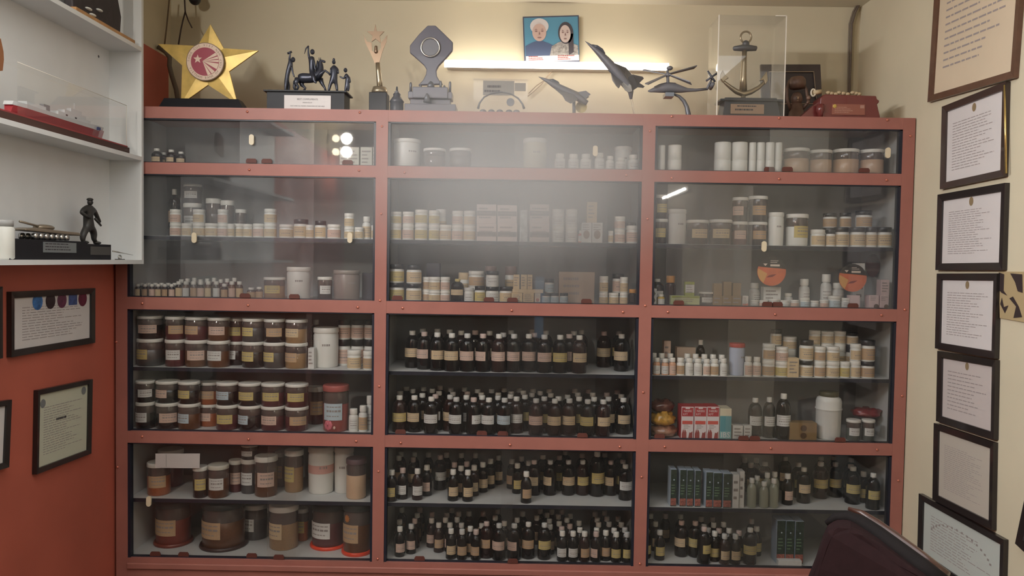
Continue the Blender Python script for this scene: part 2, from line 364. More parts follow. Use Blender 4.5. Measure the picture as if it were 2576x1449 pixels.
# round printed discs stuck inside the right bay's third shelf glass
blk = mat('disc_black', (44, 40, 36), .4); org = mat('disc_orange', (206, 108, 70), .4, noise=.15, nscale=25); yel = mat('disc_amber', (214, 160, 96), .4); redd = mat('disc_rust', (130, 46, 30), .4); palem = mat('disc_pale', (220, 205, 190), .5)
for i, (px, py, rr) in enumerate([(1941, 683, 36), (2145, 699, 35)]):
    y = Yf+.030; c = atY(px, py, y); r = rr*y/F
    d = thing('round_sticker', ['left', 'right'][i]+' round black and orange product disc behind glass, right bay third shelf', 'sticker', (c.x, c.y, c.z-r), 'round orange discs in the right bay')
    def arc(a0, a1, rr_=r, n=20): return [(c.x+rr_*math.cos(math.radians(a0+(a1-a0)*j/n)), y, c.z+rr_*math.sin(math.radians(a0+(a1-a0)*j/n))) for j in range(n+1)]
    part('disc', MB().prism(arc(0, 354, r, 40), (0, .0012, 0)), blk, d)
    o = MB(); o.prism(arc(160, 370)+[(c.x+r*.55, y, c.z+r*.22), (c.x-r*.6, y, c.z+r*.30)], (0, -.0012, 0), 0)
    part('orange_field', o, org, d)
    part('amber_segment', MB().prism(arc(168, 235, r*.97)+[(c.x-r*.3, y, c.z-r*.15)], (0, -.0018, 0)), yel, d)  # amber segment of the disc's print
    part('chili_motif', MB().prism([(c.x-r*.35, y, c.z-r*.42), (c.x+r*.05, y, c.z-r*.38), (c.x+r*.35, y, c.z-r*.18), (c.x, y, c.z-r*.22), (c.x-r*.2, y, c.z-r*.28)], (0, -.0024, 0)), redd, d)
    tm = MB(); tm.prism([(c.x-r*.1, y, c.z+r*.36), (c.x+r*.55, y, c.z+r*.36), (c.x+r*.55, y, c.z+r*.50), (c.x-r*.1, y, c.z+r*.50)], (0, -.0018, 0))
    tm.dashes((c.x-r*.1, y-.002, c.z+r*.78), (1, 0, 0), (0, 0, 1), r*.6, r*.22, 2, seed=i); tm.prism([(c.x-r*.6, y, c.z+r*.55), (c.x-r*.3, y, c.z+r*.55), (c.x-r*.45, y, c.z+r*.38)], (0, -.0018, 0))
    part('printed_marks', tm, palem, d)

# dark round disc hanging at the right end behind
y = Yf+.2; c = atY(2196, 668, y); d = thing('round_sticker', 'dark oval disc hanging at the right end, right bay third shelf', 'sticker', (c.x, c.y, c.z-.06))
part('disc', MB().prism([(c.x+.034*math.cos(2*PI*j/36), y, c.z+.056*math.sin(2*PI*j/36)) for j in range(36)], (0, .0012, 0)), mat('disc_maroon', (84, 46, 46), .5), d)
part('dark_cap', MB().prism([(c.x+.033*math.cos(PI*(j+1)/18), y, c.z+.006+.05*math.sin(PI*(j+1)/18)) for j in range(17)], (0, -.0012, 0)), blk, d)
# ================================================================ shelf goods
ME = {}
def arcpatch(r, a0, a1, z0, z1, n=10):
    m = MB(); vs = []
    for j in range(n+1):
        a = math.radians(a0+(a1-a0)*j/n); vs += [(r*math.sin(a), -r*math.cos(a), z0), (r*math.sin(a), -r*math.cos(a), z1)]
    m.add(vs, [(2*j, 2*j+2, 2*j+3, 2*j+1) for j in range(n)], 0, True); return m
def scribble(r, a0, a1, z0, z1, rows, seed):
    # short ink strokes wrapped on the label
    m = MB(); R_ = random.Random(seed)
    for i in range(rows):
        z = z1-(z1-z0)*(i+.6)/rows; t = (z1-z0)/rows*(.42 if i == rows//2 else .2); a = a0+(a1-a0)*R_.uniform(.08, .2)
        while a < a1-(a1-a0)*.12:
            l = R_.uniform(5, 14); b = min(a+l, a1-3)
            p = [math.radians(a), math.radians((a+b)/2), math.radians(b)]
            vs = []
            for q in p: vs += [(r*math.sin(q), -r*math.cos(q), z), (r*math.sin(q), -r*math.cos(q), z+t)]
            m.add(vs, [(0, 2, 3, 1), (2, 4, 5, 3)]); a = b+R_.uniform(2, 4)
    return m
def cyl(r, z0, z1, b=.03, bz=.02): return MB().lathe([(1e-6, z0), (r-b, z0), (r, z0+bz), (r, z1-bz), (r-b, z1), (1e-6, z1)], 24)
def lidm(r, z0, z1): return MB().lathe([(r*.9, z0), (r, z0+.005), (r, z1-.02), (r*.94, z1), (r*.8, z1-.004), (1e-6, z1-.004)], 28)
def P(kind):
    # list of (part, meshbuilder, material key) at unit radius and unit height, front facing the viewer
    if kind == 'bottleL':
        return [('glass_body', MB().lathe([(1e-6, .012), (.8, 0), (.96, .01), (1, .03), (1, .63), (.97, .70), (.86, .77), (.68, .825), (.48, .86), (.36, .875), (.36, .9)], 26), 'body'),
                ('cap', cyl(.42, .882, 1, .05, .012), 'cap'), ('label', arcpatch(1.015, -66, 66, .30, .54), 'label'), ('writing', scribble(1.03, -60, 60, .32, .53, 4, 3), 'ink')]
    if kind == 'bottleS':
        return [('glass_body', MB().lathe([(1e-6, .012), (.8, 0), (.96, .01), (1, .03), (1, .58), (.96, .65), (.82, .72), (.62, .775), (.47, .81), (.42, .83), (.42, .86)], 24), 'body'),
                ('cap', cyl(.53, .835, 1, .05, .014), 'cap'), ('label', arcpatch(1.015, -60, 60, .17, .46), 'label'), ('writing', scribble(1.03, -54, 54, .19, .44, 4, 4), 'ink')]
    if kind == 'vial':
        return [('glass_body', MB().lathe([(1e-6, .01), (.95, 0), (1, .03), (1, .66), (.9, .74), (.62, .79), (.62, .84)], 18), 'body'),
                ('cap', cyl(.72, .80, 1, .06, .02), 'cap'), ('label', arcpatch(1.02, -75, 75, .08, .60), 'label')]
    if kind == 'tub':
        return [('tub_body', MB().lathe([(1e-6, .01), (.9, 0), (1, .04), (1, .66), (.94, .72), (.94, .76)], 26), 'body'), ('lid', lidm(1.0, .75, 1), 'cap'),
                ('label', arcpatch(1.012, -85, 85, .09, .62, 14), 'label'), ('writing', scribble(1.025, -55, 55, .14, .6, 4, 5), 'ink')]
    if kind == 'jar':
        return [('contents', MB().lathe([(1e-6, .01), (.9, 0), (.99, .035), (.99, .60), (.5, .62), (1e-6, .62)], 28), 'body'),
                ('jar_wall', MB().lathe([(.99, .60), (1.0, .61), (1.0, .80), (.93, .86), (.93, .9)], 28), 'clear'), ('lid', lidm(1.03, .87, 1), 'cap'),
                ('label', arcpatch(1.02, -50, 40, .26, .62, 12), 'label'), ('writing', scribble(1.032, -46, 36, .30, .6, 3, 6), 'ink')]
    if kind == 'bigtub':
        return [('tub_body', MB().lathe([(1e-6, .01), (.88, 0), (.96, .02), (.99, .4), (1, .80), (.95, .85), (.95, .88)], 30), 'body'), ('lid', lidm(1.02, .87, 1), 'cap'),
                ('writing', scribble(1.01, -5, 38, .5, .62, 1, 7), 'ink')]
    if kind == 'drum':
        return [('bottle_body', MB().lathe([(1e-6, .01), (.8, 0), (.9, .03), (.97, .10), (.98, .62), (1.02, .63), (1.02, .66), (1, .67), (1, .80), (.9, .87), (.72, .90), (.72, .91)], 30), 'body'), ('lid', MB().lathe([(.74, .905), (.76, .915), (.76, .985), (.7, 1), (1e-6, 1)], 26), 'cap'),
                ('moulded_ring', MB().lathe([(1.0, .625), (1.045, .63), (1.045, .655), (1.0, .66)], 30), 'body')]
    if kind == 'can':
        return [('canister_body', MB().lathe([(1e-6, .01), (.95, 0), (1, .02), (1, .93), (.97, .95)], 26), 'body'), ('lid', lidm(1.0, .955, 1), 'cap')]
    if kind == 'pill':
        return [('bottle_body', MB().lathe([(1e-6, .01), (.92, 0), (1, .03), (1, .62), (.9, .70), (.62, .745), (.62, .8)], 20), 'body'), ('cap', cyl(.80, .76, 1, .06, .02), 'cap'),
                ('label', arcpatch(1.02, -80, 80, .08, .56, 12), 'label'), ('writing', scribble(1.035, -50, 50, .12, .52, 4, 8), 'ink')]
DESC = {'bottleL': ('medicine_bottle', 'bottle'), 'bottleS': ('medicine_bottle', 'bottle'), 'vial': ('medicine_vial', 'vial'), 'tub': ('medicine_tub', 'tub'), 'jar': ('herb_jar', 'jar'),
        'bigtub': ('storage_tub', 'tub'), 'drum': ('plastic_drum', 'jar'), 'can': ('white_canister', 'canister'), 'pill': ('pill_bottle', 'pill bottle'), 'box': ('medicine_box', 'box')}
ALL = []    # (root, bay, level, category, tier text, px, phrase)
BN = ['left', 'middle', 'right']; LN = {1: 'top', 2: 'second', 3: 'third', 4: 'fourth', 5: 'fifth', 6: 'sixth', 7: 'bottom'}
def goods(kind, loc, r, h, mats, yaw, phrase, bay, lv, tier, px, skiplabel=False):
    nm, cat = DESC[kind]
    root = thing(nm, 'x', cat, loc); root.scale = (r, r, h); root.rotation_euler = (0, 0, math.radians(yaw))
    for pn, mb, mk in PROTO[kind]:
        if skiplabel and pn in ('label', 'writing'): continue
        m = mats.get(mk); key = (kind, pn, m.name)
        if key not in ME: ME[key] = mb.mesh(pn, m)
        o = bpy.data.objects.new(pn, ME[key]); C.objects.link(o); o.parent = root
    ALL.append([root, bay, lv, cat, tier, px, phrase]); return root
PROTO = {k: P(k) for k in ('bottleL', 'bottleS', 'vial', 'tub', 'jar', 'bigtub', 'can', 'pill', 'drum')}
INK = ink2
# placement solver: keep every item on its picture ray, push it back until it is clear of its neighbours
PLACED = {}
ROOF = {1: 2.15, 2: LV[1]-.018, 3: SH[0]-.018, 4: LV[3]-.018, 5: SH[1]-.018, 6: LV[5]-.018, 7: SH[2]-.018}
def clear(bay, lv, Y, px, w, zc, rfix=None, maxY=None, minY=0):
    lst = PLACED.setdefault((bay, lv), [])
    x0, x1 = (S[bay][0]+S[bay][1])/2+.014, (S[bay+1][0]+S[bay+1][1])/2-.014
    Y0 = Y; best = None
    for step in range(0, 140):
        for sgn in ((1, -1) if step else (1,)):
            Yt = Y0+sgn*step*.003
            r = rfix if rfix else w/2*Yt/F
            if Yt-r < Yf+.040 or Yt+r > ID-.002: continue
            x = atY(px, 656, Yt).x if zc is None else zc(Yt).x
            for dx in (0, .004, -.004, .008, -.008, .012, -.012, .018, -.018):
                xx = x+dx
                if xx-r < x0 or xx+r > x1:
                    if dx == 0: xx = min(max(xx, x0+r), x1-r)
                    else: continue
                ok = True
                for (a, b, c) in lst:
                    if (a-xx)**2+(b-Yt)**2 < (c+r+.0006)**2: ok = False; break
                if ok:
                    lst.append((xx, Yt, r)); return xx, Yt, r
    return None
def caps(bay, lv, kind, pts, Hh, rr, labs, ox, oy, s, zoff=0):
    # bottles given by the pictured centres of their caps
    z = LV[lv]; todo = []
    for p in pts:
        px, py = ox+p[0]/s, oy+p[1]/s; k = p[2] if len(p) > 2 else kind
        h, r = (SIZES[k] if k != kind else (Hh, rr)); q = atZ(px, py, z+h*.94)
        todo.append((min(max(q.y, Yf+.04+r), ID-r), px, py, h, r, p))
    todo.sort(key=lambda t: t[0])
    for Y, px, py, h, r, p in todo:
        fn = lambda Yt, px=px, py=py: atY(px, py, Yt)
        res = clear(bay, lv, Y, px, None, fn, rfix=r)
        if not res: SKIP.append((bay, lv, px, py)); continue
        x, Y, _ = res; rnd = random.random(); front = Y < Yf+.15
        lb = labs[int(random.random()*len(labs))] if len(p) < 4 else p[3]
        ck = capw if rnd < .6 else (capg if rnd < .85 else capp)
        body = amber if random.random() < .8 else amber2
        yaw = random.uniform(-22, 22) if rnd < .8 else random.uniform(-60, 60)
        kk = 'bottleL' if r > .031 else 'bottleS'
        goods(kk, (x, Y, z), r, h, {'body': body, 'cap': ck, 'label': LAB[lb], 'ink': INK}, yaw, 'brown bottle, white cap, %s label' % lb, bay, lv, 'front row' if front else 'behind the front row', px)
SIZES = {'L': (.176, .035), 'S': (.146, .0255), 'M': (.168, .0315), 'X': (.215, .0365)}
SKIP = []
def stack(bay, lv, kind, px, tops, w, d=.0, lab='cream', phrase=None, cap=None, body=None, yaw=None, base=None, nolabel=False, kinds=None):
    """items piled on one spot; tops = pictured top edges from the lowest item upward"""
    Y = Yf+.045+w/2*3.56/F+d
    res = clear(bay, lv, Y, px, w, None)
    if not res: SKIP.append((bay, lv, px, tops)); return
    x, Y, r = res; z = LV[lv] if base is None else base
    n = len(tops)
    for i, tp in enumerate(tops):
        k = kinds[i] if kinds else kind
        zt = atY(px, tp, Y-(r if tp > 656 else 0)).z
        if zt <= z+.012: zt = z+.03
        zt = min(zt, ROOF[lv]-.003)
        h = zt-z
        b = body or {'tub': whitep, 'jar': CONT['brown'], 'bigtub': whitep, 'can': whitep, 'drum': whitep, 'pill': whitep, 'vial': amber2, 'bottleS': amber, 'bottleL': amber}[k]
        if isinstance(b, list): b = b[i % len(b)]
        c = cap or capw
        lb = lab[i % len(lab)] if isinstance(lab, (list, tuple)) else lab
        ph = phrase or {'tub': 'white tub, %s label' % lb, 'jar': 'clear jar, white lid', 'bigtub': 'large white tub', 'can': 'plain white canister', 'pill': 'small white pill bottle', 'vial': 'tiny brown vial, white cap', 'bottleS': 'small brown bottle', 'bottleL': 'brown bottle'}[k]
        if c is blackp and k == 'tub': ph = 'black-lidded white tub'
        tier = '' if n == 1 and base is None else ('lower tier' if i == 0 and base is None else ('upper tier' if i == n-1 else 'middle tier'))
        goods(k, (x, Y, z), r*(1 if i == 0 else .985), h, {'body': b, 'clear': jarclear, 'cap': c, 'label': LAB[lb], 'ink': INK}, (random.uniform(-32, 32) if k == 'jar' else random.uniform(-20, 20)) if yaw is None else yaw, ph, bay, lv, tier, px, nolabel)
        z = zt
    return x, Y, r, z
def boxat(bay, lv, px, top, w, phrase, face, d=0, dep=.045, base=None, art=None, yaw=0, side=None, artmat=None, tier=''):
    Y = Yf+.042+dep/2+d; ww = w*Y/F; z = LV[lv] if base is None else base
    if base is None:
        lst = PLACED.setdefault((bay, lv), []); x = atY(px, 656, Y-dep/2).x
        x0, x1 = (S[bay][0]+S[bay][1])/2+.014, (S[bay+1][0]+S[bay+1][1])/2-.014
        x = min(max(x, x0+ww/2), x1-ww/2)
        n = max(1, round(ww/dep)); rr = min(dep, ww)/2
        for j in range(n): lst.append((x-ww/2+ww*(j+.5)/n, Y, rr))
    else: x = atY(px, 656, Y-dep/2).x
    zt = atY(px, top, Y-dep/2).z
    if zt < z+.012: zt = z+.02
    zt = min(zt, ROOF[lv]-.003)
    root = thing('medicine_box', 'x', 'box', (x, Y, z), rot=(0, 0, math.radians(yaw))); hh = zt-z; a, b = ww/2-.0008, dep/2
    def lp(nm, mb, m, bevel=0):
        o = bpy.data.objects.new(nm, mb.mesh(nm, m)); C.objects.link(o); o.parent = root
        if bevel: bev(o, bevel, 1)
        return o
    m = MB().box(-a, a, -b, b, 0, hh); lp('carton', m, side or face, .0008)
    if side: lp('front_print', MB().box(-a+.0006, a-.0006, -b-.0006, -b-.0001, .0008, hh-.0008), face)
    if art: art(lp, a, b, hh)
    ALL.append([root, bay, lv, 'box', tier, px, phrase]); return x, Y, zt
def A_text(seed, m=None, rows=4, c=None, band=None):
    def f(lp, a, b, h):
        if band: lp('colour_band', MB().box(-a*.96, a*.96, -b-.001, -b-.0002, h*band[1], h*band[2]), band[0])
        lp('printing', MB().dashes((-a*.75, -b-.0014, h*.85), (1, 0, 0), (0, 0, 1), a*1.5, h*.7, rows, seed=seed), m or ink2)
    return f
def A_shape(kind, seed=0, m=None, z=.4, u=0, sz=.3, rows=3):
    m = m or mat('faint_brown_print', (140, 112, 92), .6)
    def f(lp, a, b, h):
        y = -b-.0016; q = min(a, h/2)*sz*2
        if kind == 'diamond':
            k = MB()
            for zc in (h*.3, h*.7): k.add([(-a*.6, y, zc), (0, y, zc-h*.17), (a*.6, y, zc), (0, y, zc+h*.17)], [(0, 1, 2, 3)])
            lp('diamond_pattern', k, m)
        else:
            for i, zc in enumerate((h*z,) if kind != 'rounds' else (h*.28, h*.7)):
                cx = a*u; lp({'oval': 'oval_picture', 'round': 'round_mark', 'rounds': 'round_print', 'emblem': 'dark_emblem'}[kind], MB().add([(cx+q*.5*math.cos(2*PI*j/18)*(1 if kind != 'oval' else .9), y, zc+q*.5*math.sin(2*PI*j/18)*(1 if kind != 'oval' else 1.2)) for j in range(18)], [tuple(range(18))]), m)
            if kind != 'rounds': lp('printing', MB().dashes((-a*.75, -b-.0014, h*.92), (1, 0, 0), (0, 0, 1), a*1.5, h*.35, rows, seed=seed), ink2)
    return f
# ---------------- left bay
jl = mat('pale_jar_lid', (206, 202, 188), .5)
for px, w, tops in [(395, 18, [374]), (431, 16, [377]), (453, 14, [382])]:
    stack(0, 1, 'bottleS', px, tops, w+8, phrase='small dark bottle, white cap')
stack(0, 1, 'bottleS', 412, [384], 20, d=.08)
for i, (px, w) in enumerate([(863, 22), (887, 28), (919, 30), (939, 8)]):
    boxat(0, 1, px, 370, w, 'pale grey carton with printed lines', mat('pale_carton', (190, 188, 176), .6), d=.03, art=A_text(i))
L2a = [(442, [562, 527]), (464, [562], ), (491, [562, 527]), (523, [562]), (551, [563, 527]), (571, [563]), (592, [563]), (623, [564]), (650, [563]), (680, [563, 526]), (720, [565]),
       (779, [566]), (840, [565]), (903, [572]), (942, [567])]
for i, e in enumerate(L2a):
    stack(0, 2, 'tub', e[0], e[1], [28, 26, 30, 32, 26, 18, 32, 24, 27, 31, 34, 20, 33, 22, 18][i], lab='cream' if i % 4 else 'pink')
stack(0, 2, 'tub', 757, [552], 36, lab='cream', cap=blackp); stack(0, 2, 'tub', 806, [556], 28, cap=blackp); stack(0, 2, 'tub', 878, [572, 537], 25, lab='cream')
stack(0, 2, 'pill', 922, [545], 22, d=.03); stack(0, 2, 'bottleL', 439, [476], 28, d=.13, lab='tan', phrase='tall dark bottle behind the tubs')
stack(0, 2, 'jar', 485, [512, 464], 44, d=.12, body=CONT['grey'], lab='white', phrase='large pale jar behind tubs'); stack(0, 2, 'jar', 537, [500], 36, d=.12, body=jarclear, nolabel=True)
stack(0, 2, 'jar', 572, [505], 32, d=.12, body=jarclear, nolabel=True); stack(0, 2, 'jar', 606, [527], 26, d=.10, body=jarclear, nolabel=True)
for i, px in enumerate([347, 365, 382, 398, 415, 430]): stack(0, 3, 'vial', px, [714+px*.004-1], 15, lab=['cream', 'tan', 'pink'][i % 3])
for i, px in enumerate([444, 462, 481, 501, 522, 545, 565, 584, 603]): stack(0, 3, 'vial', px, [708 if i != 6 else 714], 17, lab=['cream', 'white', 'tan', 'pink'][i % 4], body=[amber2, CONT['brown'], jarclear][i % 3])
for i, px in enumerate([356, 374, 391, 407, 423, 438, 452, 470, 487, 505, 522, 539, 556, 572, 590]): stack(0, 3, 'vial', px, [712 if i < 6 else 703-(i % 3)*2], 15, d=.04, body=amber2 if i < 9 else CONT['wine'], phrase='tiny brown vial in the back')
stack(0, 3, 'jar', 691, [698], 52, lab='yellow', body=CONT['tan']); stack(0, 3, 'bigtub', 752, [672], 58, phrase='tall white tub, ink writing')
stack(0, 3, 'jar', 818, [697], 36, lab='white', body=CONT['grey']); stack(0, 3, 'bigtub', 873, [680], 66, body=mat('cloudy_plastic', (142, 128, 122), .35), cap=mat('cloudy_lid', (150, 140, 132), .4), phrase='large cloudy plastic canister')
boxat(0, 3, 926, 687, 30, 'dark grey upright carton', mat('dark_carton', (62, 58, 68), .6), d=.1)
stack(0, 3, 'vial', 633, [724], 22, body=jarclear, lab='tan'); stack(0, 3, 'vial', 655, [722], 18, body=jarclear, lab='tan')
cc = CONT; lids = [378, 441, 489, 541, 588, 638, 692, 745]; ws = [62, 48, 56, 54, 50, 54, 53, 54]
lb4 = [('yellow', 'pink'), ('white', 'tan'), ('pink', 'tan'), ('white', 'pink'), ('white', 'yellow'), ('yellow', 'yellow'), ('yellow', 'tan'), ('tan', 'cream')]
bo4 = [('grey', 'dark'), ('wine', 'wine'), ('brown', 'wine'), ('brown', 'brown'), ('dark', 'wine'), ('dark', 'grey'), ('grey', 'dark'), ('tan', 'tan')]
for i in range(8): stack(0, 4, 'jar', lids[i], [854+i*1.5, 796+i*1.3], ws[i], lab=lb4[i], body=[cc[bo4[i][0]], cc[bo4[i][1]]], phrase='clear jar of %s herbs, white lid' % {'dark': 'black', 'wine': 'reddish', 'brown': 'brown', 'grey': 'grey', 'tan': 'tan'}[bo4[i][0]])
stack(0, 4, 'bigtub', 822, [826], 62, d=.05, phrase='wide white tub, ink writing'); boxat(0, 4, 784, 876, 16, 'narrow cream carton beside white tub', LAB['white'], d=0.02, art=A_text(3))
stack(0, 4, 'tub', 893, [882], 34, lab='cream'); stack(0, 4, 'tub', 931, [884], 30, lab='tan')
for px in (866, 897, 932): stack(0, 4, 'tub', px, [855, 806], 32, d=.13, cap=blackp, lab='pink')
stack(0, 4, 'bottleL', 796, [805], 34, d=.2, phrase='dark bottle behind the white tub')
l5 = [366, 413, 467, 520, 573, 628, 687, 749]; w5 = [46, 57, 53, 54, 54, 56, 58, 57]
lb5 = [('white', 'white'), ('pink', 'pink'), ('blue', 'yellow'), ('pink', 'tan'), ('yellow', 'blue'), ('blue', 'yellow'), ('pink', 'yellow'), ('tan', 'yellow')]
bo5 = [('dark', 'dark'), ('dark', 'dark'), ('brown', 'dark'), ('orange', 'orange'), ('wine', 'dark'), ('dark', 'dark'), ('wine', 'wine'), ('wine', 'wine')]
for i in range(8): stack(0, 5, 'jar', l5[i], [1014+i*1.8, 960+i*1.2], w5[i], lab=lb5[i], body=[cc[bo5[i][0]], cc[bo5[i][1]]], phrase='clear jar of %s herbs, white lid' % {'dark': 'black', 'wine': 'reddish', 'brown': 'brown', 'orange': 'rust'}[bo5[i][0]])
pj = stack(0, 5, 'jar', 848, [972], 64, d=.0, lab='blue', body=mat('rose_contents', (142, 74, 70), .3, coat=.4, noise=.1), cap=mat('rose_lid', (166, 92, 86), .35), phrase='tall rose jar with pink flower')
if pj:
    _r = ALL[-1][0]; pf = mat('flower_pink', (206, 112, 124), .5)
    def deco(nm, mb, m, root=None):
        o = bpy.data.objects.new(nm, mb.mesh(nm, m)); C.objects.link(o); o.parent = root or _r
    fm = MB()
    for j in range(8):
        a_ = 2*PI*j/8; an = math.radians(-22)+.22*math.cos(a_); zc = .155+.055*math.sin(a_); fm.ball((1.03*math.sin(an), -1.03*math.cos(an), zc), .13, sy=.3, sz=.42, seg=10)
    fm.ball((1.06*math.sin(-.38), -1.06*math.cos(-.38), .155), .13, sy=.3, sz=.45, seg=10)
    deco('pink_flower', fm, pf); deco('flower_centre', MB().ball((1.12*math.sin(-.38), -1.12*math.cos(-.38), .155), .05, sy=.4, sz=.4, seg=10), mat('flower_dark', (140, 60, 72), .5))
    deco('small_bud', MB().ball((1.05*math.sin(.1), -1.05*math.cos(.1), .105), .1, sy=.3, sz=.35, seg=10), mat('bud_pale', (206, 176, 160), .5))
stack(0, 5, 'pill', 893, [1030], 24, lab='white', d=.02); stack(0, 5, 'pill', 917, [1022], 22, lab='tan', d=.02); stack(0, 5, 'pill', 934, [997], 20, lab='white', d=.06)
stack(0, 5, 'jar', 797, [975], 42, d=.16, body=CONT['wine'], lab='tan', phrase='clear jar behind, reddish herbs')
stack(0, 6, 'jar', 400, [1168], 56, d=.02, body=CONT['orange'], lab='tan', phrase='jar of rust herbs'); stack(0, 6, 'jar', 505, [1177], 36, lab='yellow', body=CONT['dark'], phrase='small jar of black herbs')
stack(0, 6, 'jar', 551, [1174], 50, lab='white', body=CONT['brown'], cap=jl, phrase='brown jar, broad white label', yaw=8)
stack(0, 6, 'jar', 595, [1160], 34, d=.10, lab='pink', body=CONT['wine'], phrase='reddish jar, pink label'); stack(0, 6, 'jar', 621, [1158, 1122], 42, d=.09, lab='white', body=CONT['grey'], phrase='grey jar, white label')
stack(0, 6, 'jar', 672, [1152], 56, d=.03, lab='pink', body=CONT['brown'], phrase='brown jar, wide white lid', yaw=20); stack(0, 6, 'jar', 743, [1136], 46, d=.11, lab='yellow', body=CONT['tan'], phrase='tan jar, yellow label')
stack(0, 6, 'bigtub', 812, [1128], 64, d=.09, phrase='big white tub, pink band'); _o = bpy.data.objects.new('pink_band', arcpatch(1.012, -100, 100, .44, .62, 16).mesh('pink_band', mat('band_pink', (206, 160, 150), .6))); C.objects.link(_o); _o.parent = ALL[-1][0]; stack(0, 6, 'bigtub', 868, [1128], 48, d=.11, phrase='big white tub without band')
stack(0, 6, 'jar', 901, [1158], 50, d=.02, body=CONT['seed'], nolabel=True, cap=mat('mauve_lid', (104, 84, 88), .4), phrase='jar of pale seeds, mauve lid')
stack(0, 6, 'jar', 430, [1136], 60, d=.16, body=CONT['wine'], lab='tan', phrase='dark reddish jar at back'); stack(0, 6, 'jar', 712, [1140], 34, d=.2, body=CONT['wine'], lab='tan', phrase='dark reddish jar at back')
rt_ = mat('rust_tub_plastic', (116, 50, 38), .35, noise=.15); rt2 = mat('bright_orange_plastic', (222, 66, 34), .35)
def rimtub(px, top, w, d, lab, phrase, rim, body, flower=False):
    rr_ = stack(0, 7, 'jar', px, [top], w, d=d, lab=lab, body=body, cap=mat('dim_lid', (60, 62, 60), .5), phrase=phrase)
    if rr_:
        x, Y, r, z = rr_; root = ALL[-1][0]
        o = bpy.data.objects.new('base_rim', MB().lathe([(1.0, .004), (1.10, 0), (1.14, .03), (1.10, .07), (1.0, .07)], 30).mesh('base_rim', rim)); C.objects.link(o); o.parent = root
rimtub(437, 1268, 84, .09, 'tan', 'rust plastic tub, hand-lettered label', rt_, rt_)
rimtub(565, 1272, 104, .05, 'tan', 'wide brown tub, curved paper label', mat('dark_rim', (60, 40, 36), .4), CONT['brown'])
stack(0, 7, 'jar', 718, [1278], 72, d=.07, lab='cream', body=CONT['tan'], phrase='tan jar, big handwritten label'); rimtub(832, 1276, 82, .09, 'white', 'wine tub on orange base, white label', rt2, CONT['wine'])
rimtub(905, 1274, 70, .02, 'tan', 'dark tub on orange base with flower', rt2, CONT['brown'])
_o = bpy.data.objects.new('orange_flower', MB().add([((.97+.06)*math.sin(-.15+(.26 if j % 2 else .17)*math.cos(2*PI*j/24)), -1.04*math.cos(-.15+(.26 if j % 2 else .17)*math.cos(2*PI*j/24)), .74+(.085 if j % 2 else .06)*math.sin(2*PI*j/24)) for j in range(24)], [tuple(range(24))]).mesh('orange_flower', mat('flower_orange', (176, 112, 60), .5))); C.objects.link(_o); _o.parent = ALL[-1][0]
stack(0, 7, 'jar', 765, [1282], 30, d=.2, lab='yellow', body=CONT['orange'], phrase='small orange jar behind'); stack(0, 7, 'jar', 640, [1274], 60, d=.2, lab='white', body=CONT['grey'], phrase='grey jar in back')
# ---------------- middle bay
stack(1, 1, 'bigtub', 1021, [352], 66, phrase='tall white tub, ink writing', d=.01); stack(1, 1, 'jar', 1090, [375], 54, body=jarclear, nolabel=True, phrase='empty clear jar, white lid'); stack(1, 1, 'jar', 1155, [375], 54, body=jarclear, nolabel=True, phrase='empty clear jar, white lid')
stack(1, 1, 'bigtub', 1341, [350], 58, d=.05, body=mat('pale_yellow_plastic', (206, 202, 176), .4), phrase='pale yellowish tub')
for px, tp, ww in [(1404, 387, 26), (1438, 388, 26), (1469, 388, 27), (1503, 385, 24), (1529, 393, 20), (1556, 397, 26), (1588, 390, 28)]: stack(1, 1, 'pill', px, [tp], ww, lab='white')
stack(1, 1, 'bigtub', 1562, [370], 42, d=.14, phrase='white tub behind pill bottles')
for px, tps, ww in [(995, [564, 533], 29), (1026, [564, 533], 28), (1059, [564, 528], 32), (1091, [565, 530], 27), (1120, [566], 30), (1150, [567, 531], 28), (1180, [568, 531], 30)]:
    stack(1, 2, 'tub', px, tps, ww, lab=['cream', 'cream', 'pink', 'yellow'][px % 4])
stack(1, 2, 'tub', 1115, [527], 26, d=.05, cap=capg)
wb = mat('pinkish_white_carton', (206, 192, 186), .6); gb = mat('grey_print_band', (120, 116, 114), .6)
for px in (1223, 1275, 1356):
    x, Y, zt = boxat(1, 2, px, 562, 50, 'white carton, slanted grey band', wb, dep=.09, art=A_text(px, band=(gb, .25, .52), rows=3), tier='lower tier')
    boxat(1, 2, px-1, 514 if px != 1275 else 516, 49, 'white carton, slanted grey band', wb, dep=.09, base=zt, art=A_text(px+1, band=(gb, .4, .66), rows=3), tier='upper tier')
x, Y, zt = boxat(1, 2, 1316, 570, 20, 'film-wrapped grey strip pack', mat('film_wrap', (186, 192, 190), .15, coat=.8, noise=.25, nscale=40), dep=.06, tier='lower tier')
boxat(1, 2, 1316, 528, 18, 'film-wrapped grey strip pack', MATS['film_wrap'], dep=.06, base=zt, tier='upper tier')
for px in (1402, 1436): stack(1, 2, 'tub', px, [571, 527], 30, lab='white')
stack(1, 2, 'pill', 1460, [580], 14, body=mat('coral_plastic', (206, 120, 100), .5), lab='white', phrase='tiny coral tube')
z1 = boxat(1, 2, 1474, 560, 26, 'cream carton, oval picture', LAB['white'], art=A_shape('oval', 5, sz=.7), tier='lower tier')[2]; boxat(1, 2, 1501, 560, 27, 'cream carton, oval picture', LAB['white'], art=A_shape('oval', 6, sz=.7), tier='lower tier')
boxat(1, 2, 1487, 508, 26, 'cream carton alone on top', LAB['cream'], base=z1, art=A_text(7), tier='upper tier')
